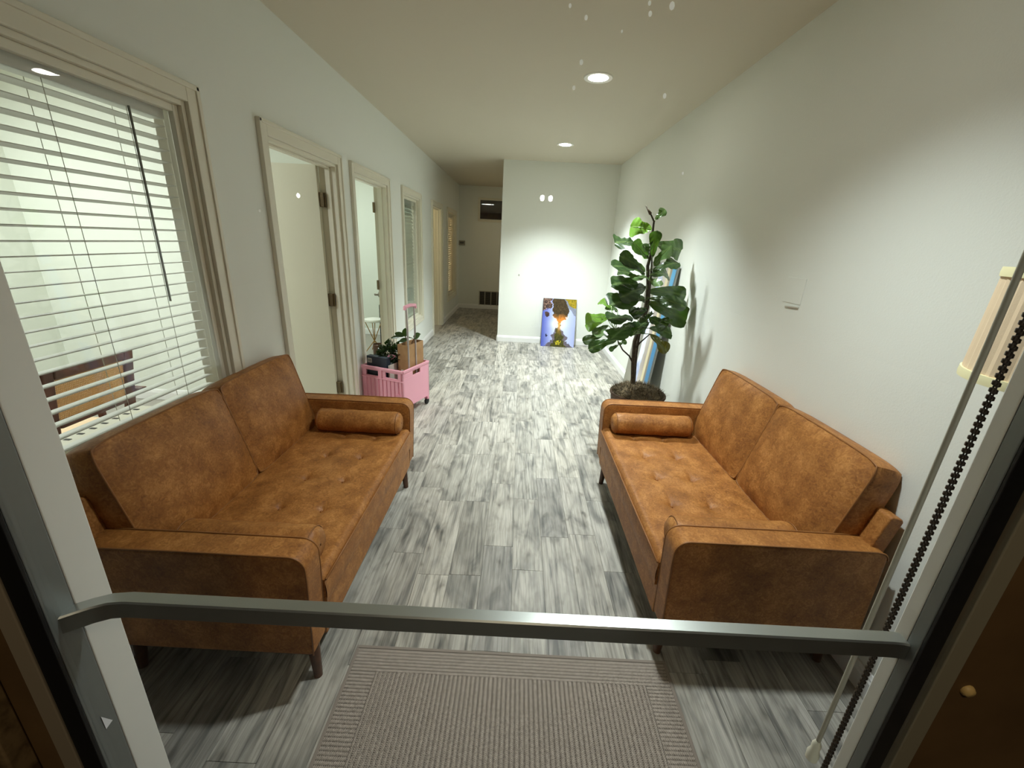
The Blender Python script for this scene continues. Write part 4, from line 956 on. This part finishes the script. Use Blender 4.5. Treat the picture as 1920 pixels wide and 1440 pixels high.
cabm = M('cabinet_white', (226, 224, 206), .5)
MB().box((-.085, -.60, 0), (.03, .20, .765)).build('body', cabm, wc, bevel=.004)
sl = MB().box((-.012, -.006, 0), (.012, .006, .002)).mesh('slot', dark_m); sv = MB().box((-.001, -.004, -.045), (.001, .004, 0)).mesh('slot', dark_m)
for k in range(15):
    inst('slot', sl, wc, (-.05, -.55 + k * .05, .7642)); inst('slot', sv, wc, (.0302, -.55 + k * .05, .752))
MB().box((-.085, .22, 0), (.03, .42, .735)).build('side_box', M('vent_grey', (200, 200, 184), .5), wc, bevel=.004)

# ------------------------------------------------------------------ second office: stool, black frame chair, brown pot; far warm room: plant
gold = M('brass_wire', (176, 138, 82), .35, .8)
so = empty('round_stool', (-1.965, 5.66, 0), label='white round stool with crossed brass legs in the second doorway', cat='stool')
MB().lathe([(0, .425), (.11, .425), (.124, .432), (.127, .448), (.12, .462), (.10, .466), (0, .466)], (0, 0, 0), 36).build('seat', M('stool_white', (240, 240, 232), .5), so, smooth=40)
for k in range(4):
    a = k * PI / 2 + .5
    MB().tube([(.11 * math.cos(a), .11 * math.sin(a), .428), (.008 * math.cos(a), .008 * math.sin(a), .17), (-.13 * math.cos(a + .1), -.13 * math.sin(a + .1), .001)], .006, 8).build('leg', gold, so, smooth=60)
bc = empty('metal_chair', (-1.93, 5.98, 0), label='thin black metal frame standing behind the white round stool', cat='chair')
MB().tube([(-.05, 0, 0), (-.045, 0, .60), (-.03, 0, .625), (.03, 0, .625), (.045, 0, .60), (.05, 0, 0)], .007, 8).build('frame', dark_m, bc, smooth=50)
MB().tube([(-.05, 0, .001), (-.05, .3, .001), (-.045, .3, .40), (-.045, 0, .42)], .007, 8).tube([(.05, 0, .001), (.05, .3, .001), (.045, .3, .40), (.045, 0, .42)], .007, 8).build('side_frame', dark_m, bc, smooth=50)
bpz = tag(MB().lathe([(0, 0), (.06, 0), (.07, .02), (.072, .20), (.066, .205), (.06, .18), (0, .17)], (-1.79, 5.30, .0), 24).build('brown_pot', M('brown_glaze', (92, 62, 44), .4), smooth=40), 'brown pot on the floor just inside the second doorway beside the stool', 'pot')
wpz = empty('potted_plant', (-1.78, 8.25, 0), label='small dark potted plant inside the warm lit far room', cat='plant')
MB().lathe([(0, 0), (.08, 0), (.10, .24), (.09, .245), (0, .22)], (0, 0, 0), 24).build('pot', dark_m, wpz, smooth=40)
f2 = MB(); foliage(f2, random.Random(8), (0, 0, .36), (.10, .10, .13), 90, .06); f2.build('foliage', leaf_ms[2], wpz, smooth=True, fix=False)['kind'] = 'stuff'

# ------------------------------------------------------------------ lamps across the street, mirrored in the door glass
bulb_m = emit_mat('street_bulb', (1.0, .98, .94), 30.0)
def street_lamp(x, y, z, label, bulbs, r, disc=False):
    e = empty('outdoor_lamp', (x, y, -.02), label=label, cat='outdoor lamp', group='outdoor lamps mirrored in the door glass')
    MB().lathe([(0, 0), (.12, 0), (.12, .03), (.04, .05), (.03, z - .02), (.05, z), (0, z + .01)], (0, -.30, 0), 14).build('post', dark_m, e, smooth=40)
    MB().tube([(0, -.30, z), (0, -.05, z + .14)], .02, 8).build('arm', dark_m, e, smooth=60)
    if disc:
        MB().lathe([(0, .06), (r + .02, .03), (r + .02, 0), (r, 0)], (0, 0, z + .08), 24).build('housing', dark_m, e, smooth=40)
        MB().disc((0, 0, z + .081), r, 24, False).build('lens', bulb_m, e, fix=False)
    else:
        for dx_ in bulbs:
            bb_ = MB().lathe([(0, -1.5 * r), (r * .7, -1.1 * r), (r, -.3 * r), (r * .8, .6 * r), (0, 1.1 * r)], (dx_, 0, z), 14).build('bulb', bulb_m, e, smooth=True)
            MB().tube([(dx_, 0, z + r * 1.0), (0, -.05, z + .14)], .012, 6).build('bracket', dark_m, e)
street_lamp(.415, -7.24, 2.33, 'twin bulb outdoor lamp mirrored in the door glass above the sunset print', (-.072, .072), .042)
street_lamp(-3.98, -7.24, 2.17, 'single bulb outdoor lamp mirrored in the door glass over the open cream door', (0,), .030)
street_lamp(-1.13, -14.07, 2.60, 'round outdoor lamp mirrored in the door glass over the high corridor window', (), .20, True)
